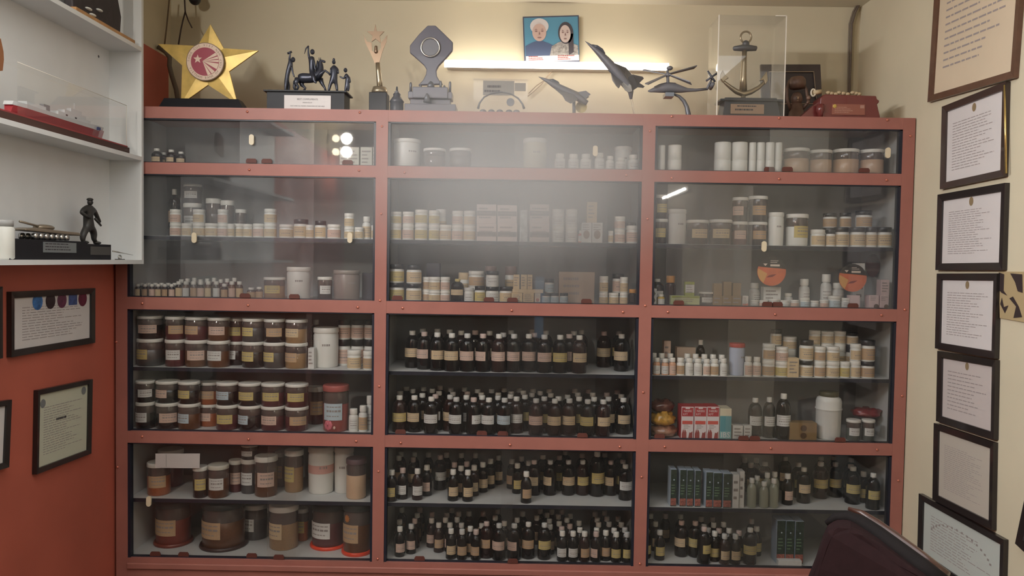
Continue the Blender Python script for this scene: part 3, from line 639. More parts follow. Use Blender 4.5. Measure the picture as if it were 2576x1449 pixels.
stack(1, 2, 'tub', 1535, [581], 13, lab='cream'); stack(1, 2, 'tub', 1557, [577, 545], 27, lab='pink'); stack(1, 2, 'tub', 1590, [568], 32, lab='pink'); stack(1, 2, 'tub', 1585, [560], 30, d=.06, cap=blackp)
stack(1, 3, 'tub', 999, [712, 665], 36, cap=blackp, lab='yellow'); stack(1, 3, 'tub', 1042, [714, 667], 38, cap=blackp, lab='cream')
stack(1, 3, 'tub', 1094, [732, 697], 29, lab='cream'); stack(1, 3, 'tub', 1121, [732, 697], 24, lab='pink'); stack(1, 3, 'tub', 1076, [730, 697], 26, d=.04, lab='tan')
stack(1, 3, 'bottleL', 1152, [702], 33, lab='cream', phrase='dark bottle between the tubs', cap=LAB['yellow']); boxat(1, 3, 1090, 662, 34, 'dark carton standing behind tubs', mat('dark_carton', (62, 58, 68), .6), d=.14)
stack(1, 3, 'tub', 1179, [724], 24, lab='white', cap=capg); stack(1, 3, 'tub', 1204, [720], 26, cap=blackp, lab='yellow'); 
stack(1, 3, 'tub', 1233, [722, 682], 33, lab='white', cap=blackp); stack(1, 3, 'tub', 1270, [722], 34, lab='cream', cap=blackp); stack(1, 3, 'tub', 1199, [722, 682], 40, d=.06, lab='tan')
stack(1, 3, 'tub', 1235, [670], 30, d=.11, cap=mat('brown_lid', (120, 96, 88), .5)); stack(1, 3, 'tub', 1286, [670], 30, d=.11, cap=mat('brown_lid', (120, 96, 88), .5)); stack(1, 3, 'tub', 1168, [686], 28, d=.1, cap=LAB['cream'])
ctn = LAB['cream']
za = boxat(1, 3, 1302, 737, 28, 'cream carton, printed lines', ctn, dep=.05, art=A_text(11), tier='lower tier')[2]; boxat(1, 3, 1331, 737, 28, 'cream carton, printed lines', ctn, dep=.05, art=A_text(12), tier='lower tier')
boxat(1, 3, 1354, 738, 15, 'slim cream carton, round mark', ctn, dep=.05, art=A_shape('round', 13, mat('rust_mark', (176, 110, 70), .6), z=.35, sz=.6), tier='lower tier')
zb = boxat(1, 3, 1329, 728, 78, 'long flat cream carton', LAB['cream'], dep=.05, base=za+.0005, tier='middle tier')[2]
for i, (px, ww) in enumerate([(1300, 16), (1319, 16), (1334, 13)]): boxat(1, 3, px, 691, ww, 'small upright cream carton', ctn, dep=.03, base=zb, art=A_text(20+i), tier='upper tier')
dk = mat('slate_lid', (58, 66, 72), .4)
for px in (1375, 1397): stack(1, 3, 'tub', px, [738], 21, cap=dk, body=capg, lab='blue', phrase='small grey jar, slate lid')
r_ = stack(1, 3, 'tub', 1420, [738], 21, cap=dk, body=capg, lab='blue', phrase='small grey jar, slate lid')
stack(1, 3, 'tub', 1383, [738, 702], 24, d=.045, cap=dk, body=capg, lab='blue', phrase='small grey jar, slate lid')
boxat(1, 3, 1357, 706, 28, 'grey carton behind small jars', mat('grey_carton', (140, 142, 140), .6), d=.1)
boxat(1, 3, 1452, 684, 90, 'large beige carton, faint print', mat('beige_carton', (176, 156, 138), .65), d=.1, dep=.06, art=A_text(31, rows=3))
for px, tps, ww in [(1520, [737, 695], 22), (1541, [737], 25), (1561, [737, 697], 20)]: stack(1, 3, 'tub', px, tps, ww, lab='cream')
stack(1, 3, 'tub', 1546, [737, 689], 29, d=.04, cap=blackp, lab='pink'); stack(1, 3, 'pill', 1591, [728], 22, body=amber2, cap=mat('amber_cap', (210, 150, 80), .4), nolabel=True, phrase='dark bottle, orange cap')
A1 = 7.156
LV4a = [(700,410),(945,430),(1165,445),(1410,465),(1690,480),(1925,485),(2190,490),(2460,505),(900,370),(1150,375),(1370,390),(1580,410),(1830,410),(2090,415),(2290,460),(2480,400)]
caps(1, 4, 'L', LV4a, .176, .035, ['cream', 'cream', 'pink'], 940, 780, A1)
caps(1, 4, 'L', [(160,530),(455,535),(755,535),(1035,515),(1195,555),(1665,445),(2000,500),(265,480),(280,410),(560,430),(1090,440),(1160,430),(1950,440)], .176, .035, ['cream', 'cream', 'yellow', 'pink'], 1300, 780, 7.576)
Z = 7.576
caps(1, 5, 'L', [(345,455,'L','yellow'),(355,370),(475,285),(595,330,'L','pink'),(615,230),(800,290),(900,235),(850,415),(950,520,'L','white'),(1095,370),(1100,450,'L','white'),(1115,270),(1320,305),(1360,385),(1380,455),(1425,530,'L','white'),(1580,300),(1620,380),(1665,455),(1755,545,'L','white'),(1830,330),(1900,400),(1950,465),(2045,550,'L','white'),(2100,330),(2225,400),(2220,480),(2345,555,'L','blue'),(2335,310),(2455,380),(2500,495)], .170, .034, ['cream', 'white'], 960, 940, Z)
caps(1, 5, 'L', [(80,495),(235,560,'L','yellow'),(230,430),(270,340),(370,495),(520,570,'L','pink'),(530,425),(510,330),(645,500),(770,330),(800,410),(900,475),(880,560,'L','cream'),(1075,450),(1155,515,'L','cream'),(1260,330),(1315,400),(1340,480),(1505,540,'L','yellow'),(1520,335),(1600,400),(1625,485),(1800,550,'L','cream'),(1870,400),(1900,480),(2065,350),(2145,430),(2185,500,'L','cream')], .170, .034, ['cream', 'yellow'], 1280, 940, Z)
caps(1, 6, 'S', [(195,580,'S','yellow'),(405,540,'S','white'),(685,555,'S','white'),(865,485,'S','pink'),(1115,305,'M','white'),(330,305),(370,215),(600,335),(625,240),(895,240),(1240,215),(1520,220),(1790,220),(1365,570,'S','cream'),(1645,580,'S','cream'),(1390,435),(1515,500),(1625,420),(1765,490,'S','cream'),(1930,430,'S','cream'),(2075,365,'S','cream'),(2230,300),(2485,370)], .146, .0255, ['cream', 'tan'], 960, 1110, Z)
caps(1, 6, 'M', [(165,450,'S'),(240,320,'S'),(335,610,'S','tan'),(380,400,'S'),(485,395),(650,300),(790,395),(965,315),(1140,395),(1080,220),(1410,395),(1400,280),(1685,240,'X','yellow'),(1830,265),(1915,400),(2160,385),(2110,270),(2225,480,'M','white')], .168, .0315, ['cream', 'yellow', 'cream'], 1280, 1110, Z)
caps(1, 7, 'S', [(345,390),(350,520),(385,160),(565,470),(635,370),(680,260),(730,165),(960,250),(955,360),(1090,445),(1245,260),(1220,350),(1340,170),(1305,445),(1325,560),(1470,240),(1440,345),(1525,450),(1535,580),(1665,230),(1740,530),(1800,640),(1910,460),(1935,235),(2035,450,'M'),(2165,310),(2240,545,'M','pink'),(2215,190),(2340,415)], .14, .0245, ['tan', 'tan', 'cream', 'pink'], 960, 1260, Z)
caps(1, 7, 'S', [(105,550,'M','pink'),(160,350),(265,235),(375,445,'M','tan'),(535,310),(600,185),(725,260),(775,370),(680,460,'M','yellow'),(785,480),(820,200),(945,290),(960,420),(1010,520),(1020,650,'S','white'),(1015,200),(1110,350),(1170,280),(1165,470),(1210,615,'S','white'),(1340,410),(1355,540),(1370,710,'S','tan'),(1590,730,'S','pink'),(1645,240),(1685,350),(1710,440),(1705,560),(1775,675,'S','tan'),(1870,330),(1910,430),(1935,550),(2030,715,'S','yellow'),(1830,220),(2085,330),(2145,440),(2180,540),(2220,675,'S','yellow')], .14, .0245, ['tan', 'cream'], 1280, 1260, Z)
# ---------------- right bay
for px, ww in [(1658, 18), (1691, 34), (1811, 41), (1853, 40), (1886, 17), (1904, 20), (1927, 22), (1947, 17)]: stack(2, 1, 'can', px, [402, 359 if px > 1700 else 366], ww)
for px, tp, ww in [(1995, 375, 62), (2056, 379, 54), (2119, 377, 62), (2184, 378, 57)]: stack(2, 1, 'jar', px, [tp], ww, body=mat('creamy_powder', (190, 160, 134), .4, coat=.4), nolabel=True, phrase='wide clear jar, white lid, cream powder')
stack(2, 2, 'jar', 1660, [551, 491], 34, body=CONT['dark'], lab='yellow', phrase='clear jar, yellow label'); stack(2, 2, 'bigtub', 1698, [527], 46, phrase='tall white tub, ink writing')
stack(2, 2, 'jar', 1752, [554], 54, body=CONT['grey'], lab='cream', phrase='clear jar, cream label'); stack(2, 2, 'jar', 1810, [553], 56, body=CONT['grey'], lab='cream', phrase='clear jar, cream label'); stack(2, 2, 'jar', 1854, [558, 497], 38, d=.02, body=[CONT['wine'], CONT['grey']], lab='pink', phrase='clear jar, pink label')
stack(2, 2, 'jar', 1903, [559, 494], 46, body=CONT['grey'], lab='tan', phrase='clear jar, tan label'); stack(2, 2, 'bigtub', 1949, [535], 38, phrase='tall white tub without writing'); stack(2, 2, 'jar', 2002, [539], 53, body=whitep, lab='yellow', phrase='white tub, boxed label')
for px, ww in [(2055, 35), (2083, 22), (2112, 37), (2154, 38), (2187, 27), (2221, 37)]: stack(2, 2, 'tub', px, [578 if px < 2100 else 572], ww, lab='cream', cap=capw if px < 2060 else blackp)
for px, tp, ww in [(2094, 537, 33), (2133, 536, 28), (2169, 531, 40)]: stack(2, 2, 'tub', px, [574, tp], ww, d=.05, cap=blackp, lab='tan')
gy = mat('green_cream_carton', (190, 200, 150), .6); grn = mat('leaf_green', (150, 160, 60), .6); brc = mat('brown_carton', (140, 114, 78), .7, noise=.1)
stack(2, 3, 'bottleL', 1655, [702], 34, d=.04, lab='white', phrase='dark bottle beside divider'); boxat(2, 3, 1647, 726, 15, 'pale carton with diamond pattern', LAB['white'], art=A_shape('diamond', 40, mat('olive_print', (110, 108, 90), .6)))
stack(2, 3, 'vial', 1665, [741], 18, body=mat('yellow_tube', (200, 170, 80), .4), lab='white', phrase='small yellow tube, white label'); stack(2, 3, 'pill', 1688, [694], 27, d=.06, body=amber2, cap=mat('amber_cap', (210, 150, 80), .4), nolabel=True, phrase='brown bottle with orange cap')
zc_ = boxat(2, 3, 1727, 744, 72, 'long white and green carton', gy, dep=.04, art=A_text(41, band=(grn, .78, .97)))[2]; boxat(2, 3, 1737, 709, 24, 'small green and white carton', grn, dep=.03, base=zc_, art=A_text(42, band=(LAB['white'], .22, .8)), tier='upper tier')
stack(2, 3, 'jar', 1779, [735], 36, body=CONT['grey'], lab='white', phrase='clear jar with wide white lid'); 
for i, px in enumerate((1808, 1832, 1856)):
    zq = boxat(2, 3, px, 744, 24, 'brown carton with faint print', brc, dep=.04, art=A_text(50+i, rows=2), tier='lower tier')[2]; boxat(2, 3, px, [713, 709, 712][i], 21, 'brown carton with faint print', brc, dep=.035, base=zq, tier='upper tier')
boxat(2, 3, 1878, 744, 15, 'small white and coral carton', LAB['white'], art=A_text(55, band=(mat('coral', (206, 120, 100), .6), .05, .3)))
for i, (px, tp, ww) in enumerate([(1900,755,20),(1923,756,22),(1950,753,26),(1977,756,22),(2002,755,20),(2027,750,24),(2052,757,20),(2076,755,21),(2101,745,30),(2128,750,20)]): stack(2, 3, 'tub', px, [tp], ww, lab=['white', 'pink', 'blue'][i % 3])
for px, tp, ww in [(1900, 712, 26), (1925, 722, 24), (1985, 738, 22), (2025, 702, 26), (2080, 690, 26), (2100, 712, 30)]: stack(2, 3, 'pill', px, [tp], ww, d=.07, lab='white', phrase='grey-white bottle behind', body=capg)
pk = mat('pink_white_carton', (208, 186, 186), .6)
boxat(2, 3, 2155, 743, 24, 'plain pinkish carton', pk); boxat(2, 3, 2202, 743, 26, 'pinkish carton with dark emblem', pk, art=A_shape('emblem', 61, mat('emblem_brown', (92, 74, 62), .6), z=.18, u=.45, sz=.5)); zz_ = boxat(2, 3, 2228, 743, 23, 'pinkish carton with dark emblem', pk, art=A_shape('emblem', 62, mat('emblem_brown', (92, 74, 62), .6), z=.18, u=.45, sz=.5), tier='lower tier')[2]
boxat(2, 3, 2229, 704, 22, 'pinkish carton on top', pk, base=zz_, art=A_text(63), tier='upper tier'); boxat(2, 3, 1945, 722, 44, 'white carton below left disc', LAB['white'], d=.045, art=A_text(64)); boxat(2, 3, 2165, 662, 24, 'tall white carton behind right disc', LAB['white'], d=.1, art=A_text(65))
for i, (px, tp, ww) in enumerate([(1640,903,14),(1658,901,18),(1679,903,18),(1698,901,17),(1718,901,20),(1740,902,20),(1762,903,21),(1784,904,18),(1804,904,21),(1827,903,18),(1889,898,20),(1911,899,20)]):
    stack(2, 4, 'pill', px, [tp], ww, lab=['tan', 'white', 'white', 'pink'][i % 4] if i < 10 else 'pink', body=whitep if i > 3 else mat('peach_plastic', (206, 160, 130), .4))
for i, px in enumerate((1650, 1670, 1692, 1735, 1756, 1778, 1800, 1822)): stack(2, 4, 'pill', px, [889+i*.6], 18, d=.05, lab=['pink', 'white'][i % 2], phrase='small pill bottle behind', body=capg)
stack(2, 4, 'bigtub', 1870, [865], 38, d=.01, body=mat('bluish_jug', (176, 186, 206), .35), cap=mat('red_cap', (176, 60, 56), .4), phrase='bluish jug with red lid')
stack(2, 4, 'tub', 1940, [907, 866], 31, lab='tan'); stack(2, 4, 'tub', 1973, [911, 874], 32, lab=['yellow', 'pink']); boxat(2, 4, 2004, 901, 28, 'square cream carton', LAB['cream'], art=A_text(70))
for i, (px, tps, ww) in enumerate([(2035,[909,857],34),(2067,[910,873],28),(2099,[911,873],34),(2131,[911],24),(2157,[909,866],26),(2187,[911,857],36)]): stack(2, 4, 'tub', px, tps, ww, lab=['cream', 'tan', 'cream', 'yellow'][i % 4], cap=blackp if i in (0, 5) else None)
for px, tps, ww in [(1957, [870, 830], 28), (1992, [880, 848], 34), (2055, [870, 832], 28), (2082, [866, 834], 32), (2112, [866, 834], 30), (2145, [868, 838], 30)]: stack(2, 4, 'tub', px, tps, ww, d=.08, lab='cream', cap=blackp if px in (1957, 2145) else None)
boxat(2, 4, 1732, 874, 48, 'wide beige carton at the back', mat('beige_carton', (176, 156, 138), .65), d=.13); boxat(2, 4, 1684, 858, 18, 'upright speckled carton at back', LAB['pink'], d=.13, art=A_text(71)); stack(2, 4, 'bottleS', 1768, [856], 22, d=.16, lab='tan')
# fifth shelf
rb = mat('crimson_carton', (168, 50, 58), .5); wbx = mat('carton_white', (220, 214, 216), .5); orb = mat('coral_band', (200, 84, 76), .5); tealm = mat('teal_carton', (86, 150, 160), .5)
def neeri(lp, a, b, h):
    lp('red_head', MB().box(-a*.9, a*.9, -b-.0012, -b-.0007, h*.70, h*.97), rb)
    m = MB(); textmesh('NEERI', h*.095, (-a*.0, -b-.0016, h*.86), (1, 0, 0), (0, 0, 1), m); textmesh('KFT', h*.085, (-a*.35, -b-.0016, h*.76), (1, 0, 0), (0, 0, 1), m)
    m.box(-a*.35, a*.35, -b-.0015, -b-.0012, h*.93, h*.965); lp('lettering', m, wbx)
    lp('coral_band', MB().box(-a*.82, a*.82, -b-.0014, -b-.0007, h*.455, h*.56), orb)
    lp('printing', MB().dashes((-a*.6, -b-.0014, h*.44), (1, 0, 0), (0, 0, 1), a*1.2, h*.14, 3, seed=4), ink2)
    k = MB(); k.prism([(-a*.85, -b-.0007, h*.03), (-a*.1, -b-.0007, h*.03), (-a*.12, -b-.0007, h*.2), (-a*.4, -b-.0007, h*.31), (-a*.5, -b-.0007, h*.2), (-a*.62, -b-.0007, h*.31), (-a*.85, -b-.0007, h*.16)], (0, -.0007, 0))
    k.prism([(a*.2, -b-.0007, h*.03), (a*.85, -b-.0007, h*.03), (a*.85, -b-.0007, h*.24), (a*.6, -b-.0007, h*.19), (a*.35, -b-.0007, h*.2)], (0, -.0007, 0)); lp('picture', k, mat('kidney_brown', (150, 74, 72), .5))
for px in (1739, 1772, 1804): boxat(2, 5, px, 1023, 32, 'white and crimson carton lettered NEERI KFT', wbx, dep=.085, art=neeri, side=rb)
def ibs(lp, a, b, h):
    lp('teal_field', MB().box(-a*.98, a*.98, -b-.0012, -b-.0006, h*.26, h*.76), tealm); lp('pale_base', MB().box(-a*.98, a*.98, -b-.0012, -b-.0006, .001, h*.26), mat('pale_teal', (130, 180, 180), .5))
    m = MB(); textmesh('IBS', h*.24, (0, -b-.0018, h*.14), (1, 0, 0), (0, 0, 1), m); lp('lettering', m, wbx)
boxat(2, 5, 1836, 1028, 30, 'cream and teal carton lettered IBS', mat('cream_carton', (214, 206, 180), .5), dep=.085, art=ibs)
for px, ww in ((1868, 26), (1893, 20)): boxat(2, 5, px, 1071, ww, 'little white carton', LAB['white'], dep=.03, art=A_text(px, rows=3))
for px, tp, ww, d in [(1910, 1004, 34, .055), (1939, 1002, 31, .03), (1975, 993, 36, .0)]: stack(2, 5, 'bottleL', px, [tp], ww, d=d, lab='white', phrase='black bottle, white label')
cb = boxat(2, 5, 2034, 1064, 68, 'brown carton with two round prints', mat('kraft_carton', (134, 108, 70), .7, noise=.1), dep=.06, art=A_shape('rounds', 0, mat('kraft_print', (86, 64, 40), .7), sz=.35))
stack(2, 5, 'drum', 2096, [990], 62, d=.0, phrase='tall white bottle, olive lid', nolabel=False, cap=mat('olive_cap', (70, 66, 40), .5)); 
for px, ww in ((2160, 34), (2198, 31)): stack(2, 5, 'jar', px, [1058], ww, lab='white', body=mat('green_grey_contents', (84, 88, 82), .3, coat=.4), yaw=-5, phrase='small clear jar, square white label')
# plastic bags of herbs in the right bay
def bag(px, py, w, h, d, m, phrase, base=None, seed=0):
    Y = Yf+.05+w/2*3.6/F*.6+d; c = atY(px, py, Y); R_ = random.Random(seed); rx = w/2*Y/F; rz = h/2*Y/F; n = 18; k = 9; vs = []
    z0 = LV[5] if base is None else base
    for i in range(k+1):
        th = PI*i/k
        for j in range(n):
            ph = 2*PI*j/n; q = 1+R_.uniform(-.17, .17)
            vs.append((c.x+rx*math.sin(th)**.7*math.cos(ph)*q, Y+min(rx, .05)*math.sin(th)**.7*math.sin(ph)*q, z0+rz*(1-math.cos(th))*(1 if i in (0, k) else q)))
    vs = [(x, y, max(z0, z)) for x, y, z in vs]
    mb = MB().add(vs, [(i*n+j, i*n+(j+1) % n, (i+1)*n+(j+1) % n, (i+1)*n+j) for i in range(k) for j in range(n)], 0, True)
    solo('herb_bag', mb, m, phrase, 'bag', 'plastic bags of herbs', loc=(c.x, Y, z0)); return z0+2*rz
bz = bag(1668, 1090, 68, 30, 0, mat('brown_bag', (150, 112, 92), .25, coat=.7, noise=.5, nscale=30), 'crumpled brown herb bag, lowest of the pile in right bay', seed=1)
bz = bag(1666, 1052, 66, 34, 0, mat('golden_bag', (186, 142, 60), .25, coat=.7, noise=.4, nscale=50), 'golden yellow herb bag, middle of the pile in right bay', bz-.004, 2)
bag(1664, 1015, 64, 32, .02, mat('russet_bag', (92, 58, 50), .25, coat=.7, noise=.5, nscale=24), 'dark russet herb bag, topmost of the pile in right bay', bz-.004, 3)
PLACED[(2, 5)].append((atY(1668, 656, 3.6).x, 3.6, .06))
bag(2180, 1043, 74, 24, .06, mat('red_bag', (122, 40, 44), .3, coat=.6, noise=.3, nscale=30), 'red plastic bag lying above two small white-labelled jars', atY(2180, 1056, 3.6).z, 4)
# sixth shelf, right bay
dg_ = mat('dark_green_carton', (42, 58, 50), .4, noise=.5, nscale=70); sp = mat('bluish_spine', (176, 190, 204), .5); gr2 = mat('grocery_pink', (150, 90, 80), .5, noise=.5, nscale=120)
def greenart(lp, a, b, h):
    lp('picture', MB().box(-a*.9, a*.9, -b-.0012, -b-.0006, h*.03, h*.22), gr2)
    lp('printing', MB().dashes((-a*.7, -b-.0014, h*.6), (1, 0, 0), (0, 0, 1), a*1.4, h*.3, 4, seed=9), mat('green_print', (110, 140, 110), .5)); lp('dot', MB().ball((a*.1, -b-.001, h*.72), .0035, sy=.2), sp)
for px, tp, ww in [(1708, 1181, 16), (1732, 1182, 17), (1750, 1183, 17), (1770, 1184, 16), (1799, 1188, 18), (1820, 1190, 22), (1845, 1192, 22)]:
    boxat(2, 6, px, tp, ww, 'dark green carton, white side', dg_, dep=.07, art=greenart, side=sp, d=.01 if px < 1790 else .0)
for px, tp, ww in [(1867, 1194, 17), (1882, 1186, 13)]: boxat(2, 6, px, tp, ww, 'plain white upright carton', LAB['white'], dep=.05, art=A_text(px, rows=3), d=.01 if px > 1870 else 0)
caps(2, 6, 'M', [(620,650,'S','pink'),(825,445),(930,535,'M','cream'),(1250,430,'L','yellow'),(1255,330),(1530,440,'M','yellow'),(1490,320),(1865,520,'L','yellow'),(1750,530),(1830,360),(2030,610,'S'),(2250,700,'M','yellow'),(185,430),(570,330)], .168, .0315, ['yellow', 'cream'], 1900, 1110, Z)
caps(2, 6, 'S', [(2070,320),(2295,340),(2190,440),(2460,430)], .146, .0255, ['cream'], 1600, 1110, Z)
clr = mat('clear_bottle_plastic', (150, 152, 134), .12, coat=.6)
for px, tp in [(1907, 1202), (1920, 1196), (1936, 1188), (1938, 1211), (1953, 1203), (1955, 1186)]: stack(2, 6, 'bottleS', px, [tp+4], 24, d=.0 if tp > 1200 else .06, body=clr, nolabel=True, phrase='small clear bottle, white cap')
stack(2, 6, 'vial', 1636, [1200], 16, body=mat('olive_bottle', (70, 66, 30), .2), lab='yellow', phrase='olive bottle beside divider')
caps(2, 7, 'S', [(280,200),(560,200),(370,350),(455,510,'S','yellow'),(850,210),(900,340,'M','cream'),(1180,350,'M'),(1240,260),(1310,400),(1300,510,'M','yellow'),(1455,270),(1480,370),(1445,540),(1580,480),(1670,360),(1690,600),(1570,675,'S','yellow'),(1790,475),(1880,590),(2035,540),(2175,545,'M','yellow'),(2200,300),(2300,440),(195,480)], .14, .0245, ['yellow', 'cream'], 1600, 1270, Z)
for px, tp, ww in [(1985, 1310, 22), (2008, 1311, 22), (2032, 1312, 22)]: boxat(2, 7, px, tp, ww, 'dark green carton, bluish side', dg_, dep=.08, art=greenart, side=sp, d=.03)
boxat(2, 7, 2010, 1411, 60, 'low pale carton lying in front', LAB['white'], dep=.03, d=-.003)
# ---------------- unique labels: order from the left within shelf, kind and tier
from collections import defaultdict
g = defaultdict(list)
for e in ALL: g[(e[1], e[2], e[3], e[4], e[6] if e[3] == 'box' else '')].append(e)
def ordn(i): return '%d%s' % (i, 'th' if 10 <= i % 100 <= 20 else {1: 'st', 2: 'nd', 3: 'rd'}.get(i % 10, 'th'))
seen = {}
for k, es in g.items():
    es.sort(key=lambda e: e[5])
    for i, e in enumerate(es):
        b, lv, cat, tier = BN[e[1]], LN[e[2]], e[3], e[4]; ph = e[6]
        if 'label' in ph and cat == 'bottle' and 'brown bottle, white cap' in ph: ph = 'brown bottle, %s label' % ph.split()[-2]
        tt = {'': '', 'front row': ', front row', 'behind the front row': ', back rows', 'lower tier': ', lower', 'upper tier': ', upper', 'middle tier': ', middle'}[tier]
        pos = '' if len(es) == 1 else ', %s from left' % ordn(i+1)
        e[0]['label'] = '%s%s%s, %s shelf, %s bay' % (ph, pos, tt, lv, b)
        while e[0]['label'] in seen: e[0]['label'] = e[0]['label'].replace(' shelf,', ' shelf again,', 1)
        seen[e[0]['label']] = 1
        e[0]['group'] = '%s on the %s shelf of the %s bay' % ({'bottle': 'bottles', 'box': 'cartons', 'jar': 'jars', 'tub': 'tubs', 'vial': 'vials', 'canister': 'canisters', 'pill bottle': 'pill bottles'}[cat], lv, b)
print('GOODS', len(ALL), 'SKIPPED', len(SKIP), SKIP[:30])
# ================================================================ things on top of the cabinet
TOP = 2.1706
def base_on(px, Y): return (atY(px, 285, Y).x, Y, TOP)
def flr(pts): return pts
# gold star trophy
Y = 3.60; t = thing('star_trophy', 'large gold star trophy with round red and white seal on black base', 'trophy', base_on(515, Y))
so = [(530, 62), (563, 122), (650, 128), (577, 180), (598, 262), (524, 214), (456, 262), (459, 165), (398, 111), (498, 116)]
pts = [atY(x, y, Y) for x, y in so]; cen = atY(524, 155, Y); mb = MB(); n = 10
th = .018
mb.add([(p.x, Y-.004, p.z) for p in pts]+[(cen.x, Y-th, cen.z)]+[(p.x, Y+.006, p.z) for p in pts]+[(cen.x, Y+.008, cen.z)],
       [(i, (i+1) % n, n) for i in range(n)]+[(n+1+(i+1) % n, n+1+i, 2*n+1) for i in range(n)]+[(i, n+1+i, n+1+(i+1) % n, (i+1) % n) for i in range(n)])
part('gold_star', mb, gold, t)
def disk(c, r, y0, y1, n=40): return MB().prism([(c.x+r*math.cos(2*PI*j/n), y0, c.z+r*math.sin(2*PI*j/n)) for j in range(n)], (0, y1-y0, 0))
c = atY(522, 159, Y); r = 47*Y/F; yb = Y-.028
sealw = mat('seal_cream', (214, 188, 168), .5); sealr = mat('seal_crimson', (142, 44, 62), .5); bro = mat('bronze_rim', (112, 86, 60), .4)
part('seal_rim', disk(c, r, yb, Y-.012), bro, t); part('seal_face', disk(c, r*.96, yb-.001, yb), sealw, t); part('seal_centre', disk(c, r*.74, yb-.002, yb-.001), sealr, t)
m = MB(); sx, sz = c.x-r*.38, c.z+r*.12
m.prism([(sx+(r*.24 if k % 2 == 0 else r*.1)*math.sin(PI*k/5), yb-.002, sz+(r*.24 if k % 2 == 0 else r*.1)*math.cos(PI*k/5)) for k in range(10)], (0, -.001, 0))
for a0, a1 in [(40, 27), (22, 12), (8, -2), (-8, -32), (-44, -60), (-64, -78)]:
    A = c.x-r*.12, c.z+r*.02
    def e_(a):
        a = math.radians(a); return (c.x+r*.73*math.cos(a), yb-.002, c.z+r*.73*math.sin(a))
    m.prism([(A[0], yb-.002, A[1]), e_(a0), e_((a0+a1)/2), e_(a1)], (0, -.001, 0))
part('seal_star_and_rays', m, sealw, t)
m = MB()
for s, a0, da, flip in [('TONG CUC VIET NAM', 178, -9.5, 1), ('VIETNAM BANK OF CORP', 205, 8.5, -1)]:
    for i, ch in enumerate(s):
        a = math.radians(a0+da*i)
        if ch == ' ': continue
        ux = (math.sin(a)*flip, 0, -math.cos(a)*flip); uz = (math.cos(a)*flip, 0, math.sin(a)*flip)
        textmesh(ch, r*.16, (c.x+r*.85*math.cos(a), yb-.0016, c.z+r*.85*math.sin(a)), ux, uz, m)
part('seal_lettering', m, bro, t)
b = qY(Y, 0, 0, 1, [(409, 272), (420, 250), (605, 256), (623, 276)]); b[0].z = b[3].z = TOP
mm = MB().hexa([(b[0].x, Y-.05, TOP), (b[3].x, Y-.05, TOP), (b[3].x, Y+.05, TOP), (b[0].x, Y+.05, TOP), (b[1].x, Y-.03, b[1].z), (b[2].x, Y-.03, b[1].z), (b[2].x, Y+.03, b[1].z), (b[1].x, Y+.03, b[1].z)])
part('base', mm, blackwood, t)
# horse and warriors statuette
Y = 3.575; ox, oy, s = 380, 40, 4.441; zs = atY(780, 235, Y).z
t = thing('warrior_statuette', 'dark statuette of sword-raising rider on horse with three foot figures', 'statuette', base_on(775, Y))
x0, x1 = atY(681, 240, Y).x, atY(873, 240, Y).x
part('plinth', MB().box(x0, x1, Y-.055, Y+.06, TOP, zs-.006).box(x0-.012, x1+.012, Y-.067, Y+.07, zs-.006, zs), blackwood, t)
a = atY(715, 239, Y-.06); b = atY(832, 274, Y-.06)
pq = part('plaque', MB().box(a.x, b.x, Y-.060, Y-.055, TOP+.002, a.z), paper, t)
m = MB(); cx = (a.x+b.x)/2; hh = a.z-TOP
textmesh('BEST COMPLIMENTS', .0105, (cx, Y-.0604, TOP+hh*.72), (1, 0, 0), (0, 0, 1), m); textmesh('PRESENTED BY', .0065, (cx, Y-.0604, TOP+hh*.48), (1, 0, 0), (0, 0, 1), m)
textmesh('GOC AND ALL RANKS, PARACHIM OF SUB AREA', .0072, (cx, Y-.0604, TOP+hh*.24), (1, 0, 0), (0, 0, 1), m); part('lettering', m, ink, pq)
def K(x, y, dy=0, Y=Y): p = atY(ox+x/s, oy+y/s, Y); p.y += dy; return p
kk_ = Y/F/s
mb = fig(Y, ox, oy, s, [[(1640,705,44),(1690,690,56),(1770,700,50),(1850,685,58),(1885,640,46),(1900,585,30),(1895,530,24),(1890,500,20),(1920,505,15),(1950,518,11)]])
for ch in ([(1870,690,26,-.012),(1925,640,17,-.014),(1952,620,12,-.014),(1990,645,10,-.014),(2008,670,8,-.014)], [(1885,700,28,.012),(1910,760,17,.012),(1935,800,11,.012),(1950,850,11,.012)], [(1650,710,34,-.014),(1625,765,22,-.014),(1655,800,13,-.014),(1630,850,12,-.014)],
           [(1670,715,34,.012),(1680,770,20,.012),(1715,800,12,.012),(1690,850,12,.012)], [(1640,690,14),(1605,735,16),(1600,800,15),(1615,845,6)]):
    mb.tube([K(*(c[:2]+tuple(c[3:]))) for c in ch], [c[2]*kk_*1.1 for c in ch], 10)
for x_ in (1878, 1894): mb.tube([K(x_, 490), K(x_-2, 462)], [7*kk_, 1.5*kk_], 6)
mb.tube([K(1860,500), K(1862,540), K(1850,600), K(1840,640)], [8*kk_, 16*kk_, 16*kk_, 8*kk_], 8)
part('horse', mb, bronze, t)
def man(nm, spec, head, hr, extra=()):
    m_ = fig(Y-.005, ox, oy, s, spec); hp_ = K(head[0], head[1], -.005); m_.ball(hp_, hr*kk_, sz=1.2); m_.ball(hp_+Vector((0, -hr*kk_*.95, -hr*kk_*.1)), hr*kk_*.22, sz=1.5)
    for a_ in extra: m_.ball(K(a_[0], a_[1], -.005), a_[2]*kk_, sz=a_[3] if len(a_) > 3 else 1)
    return part(nm, m_, bronze, t)
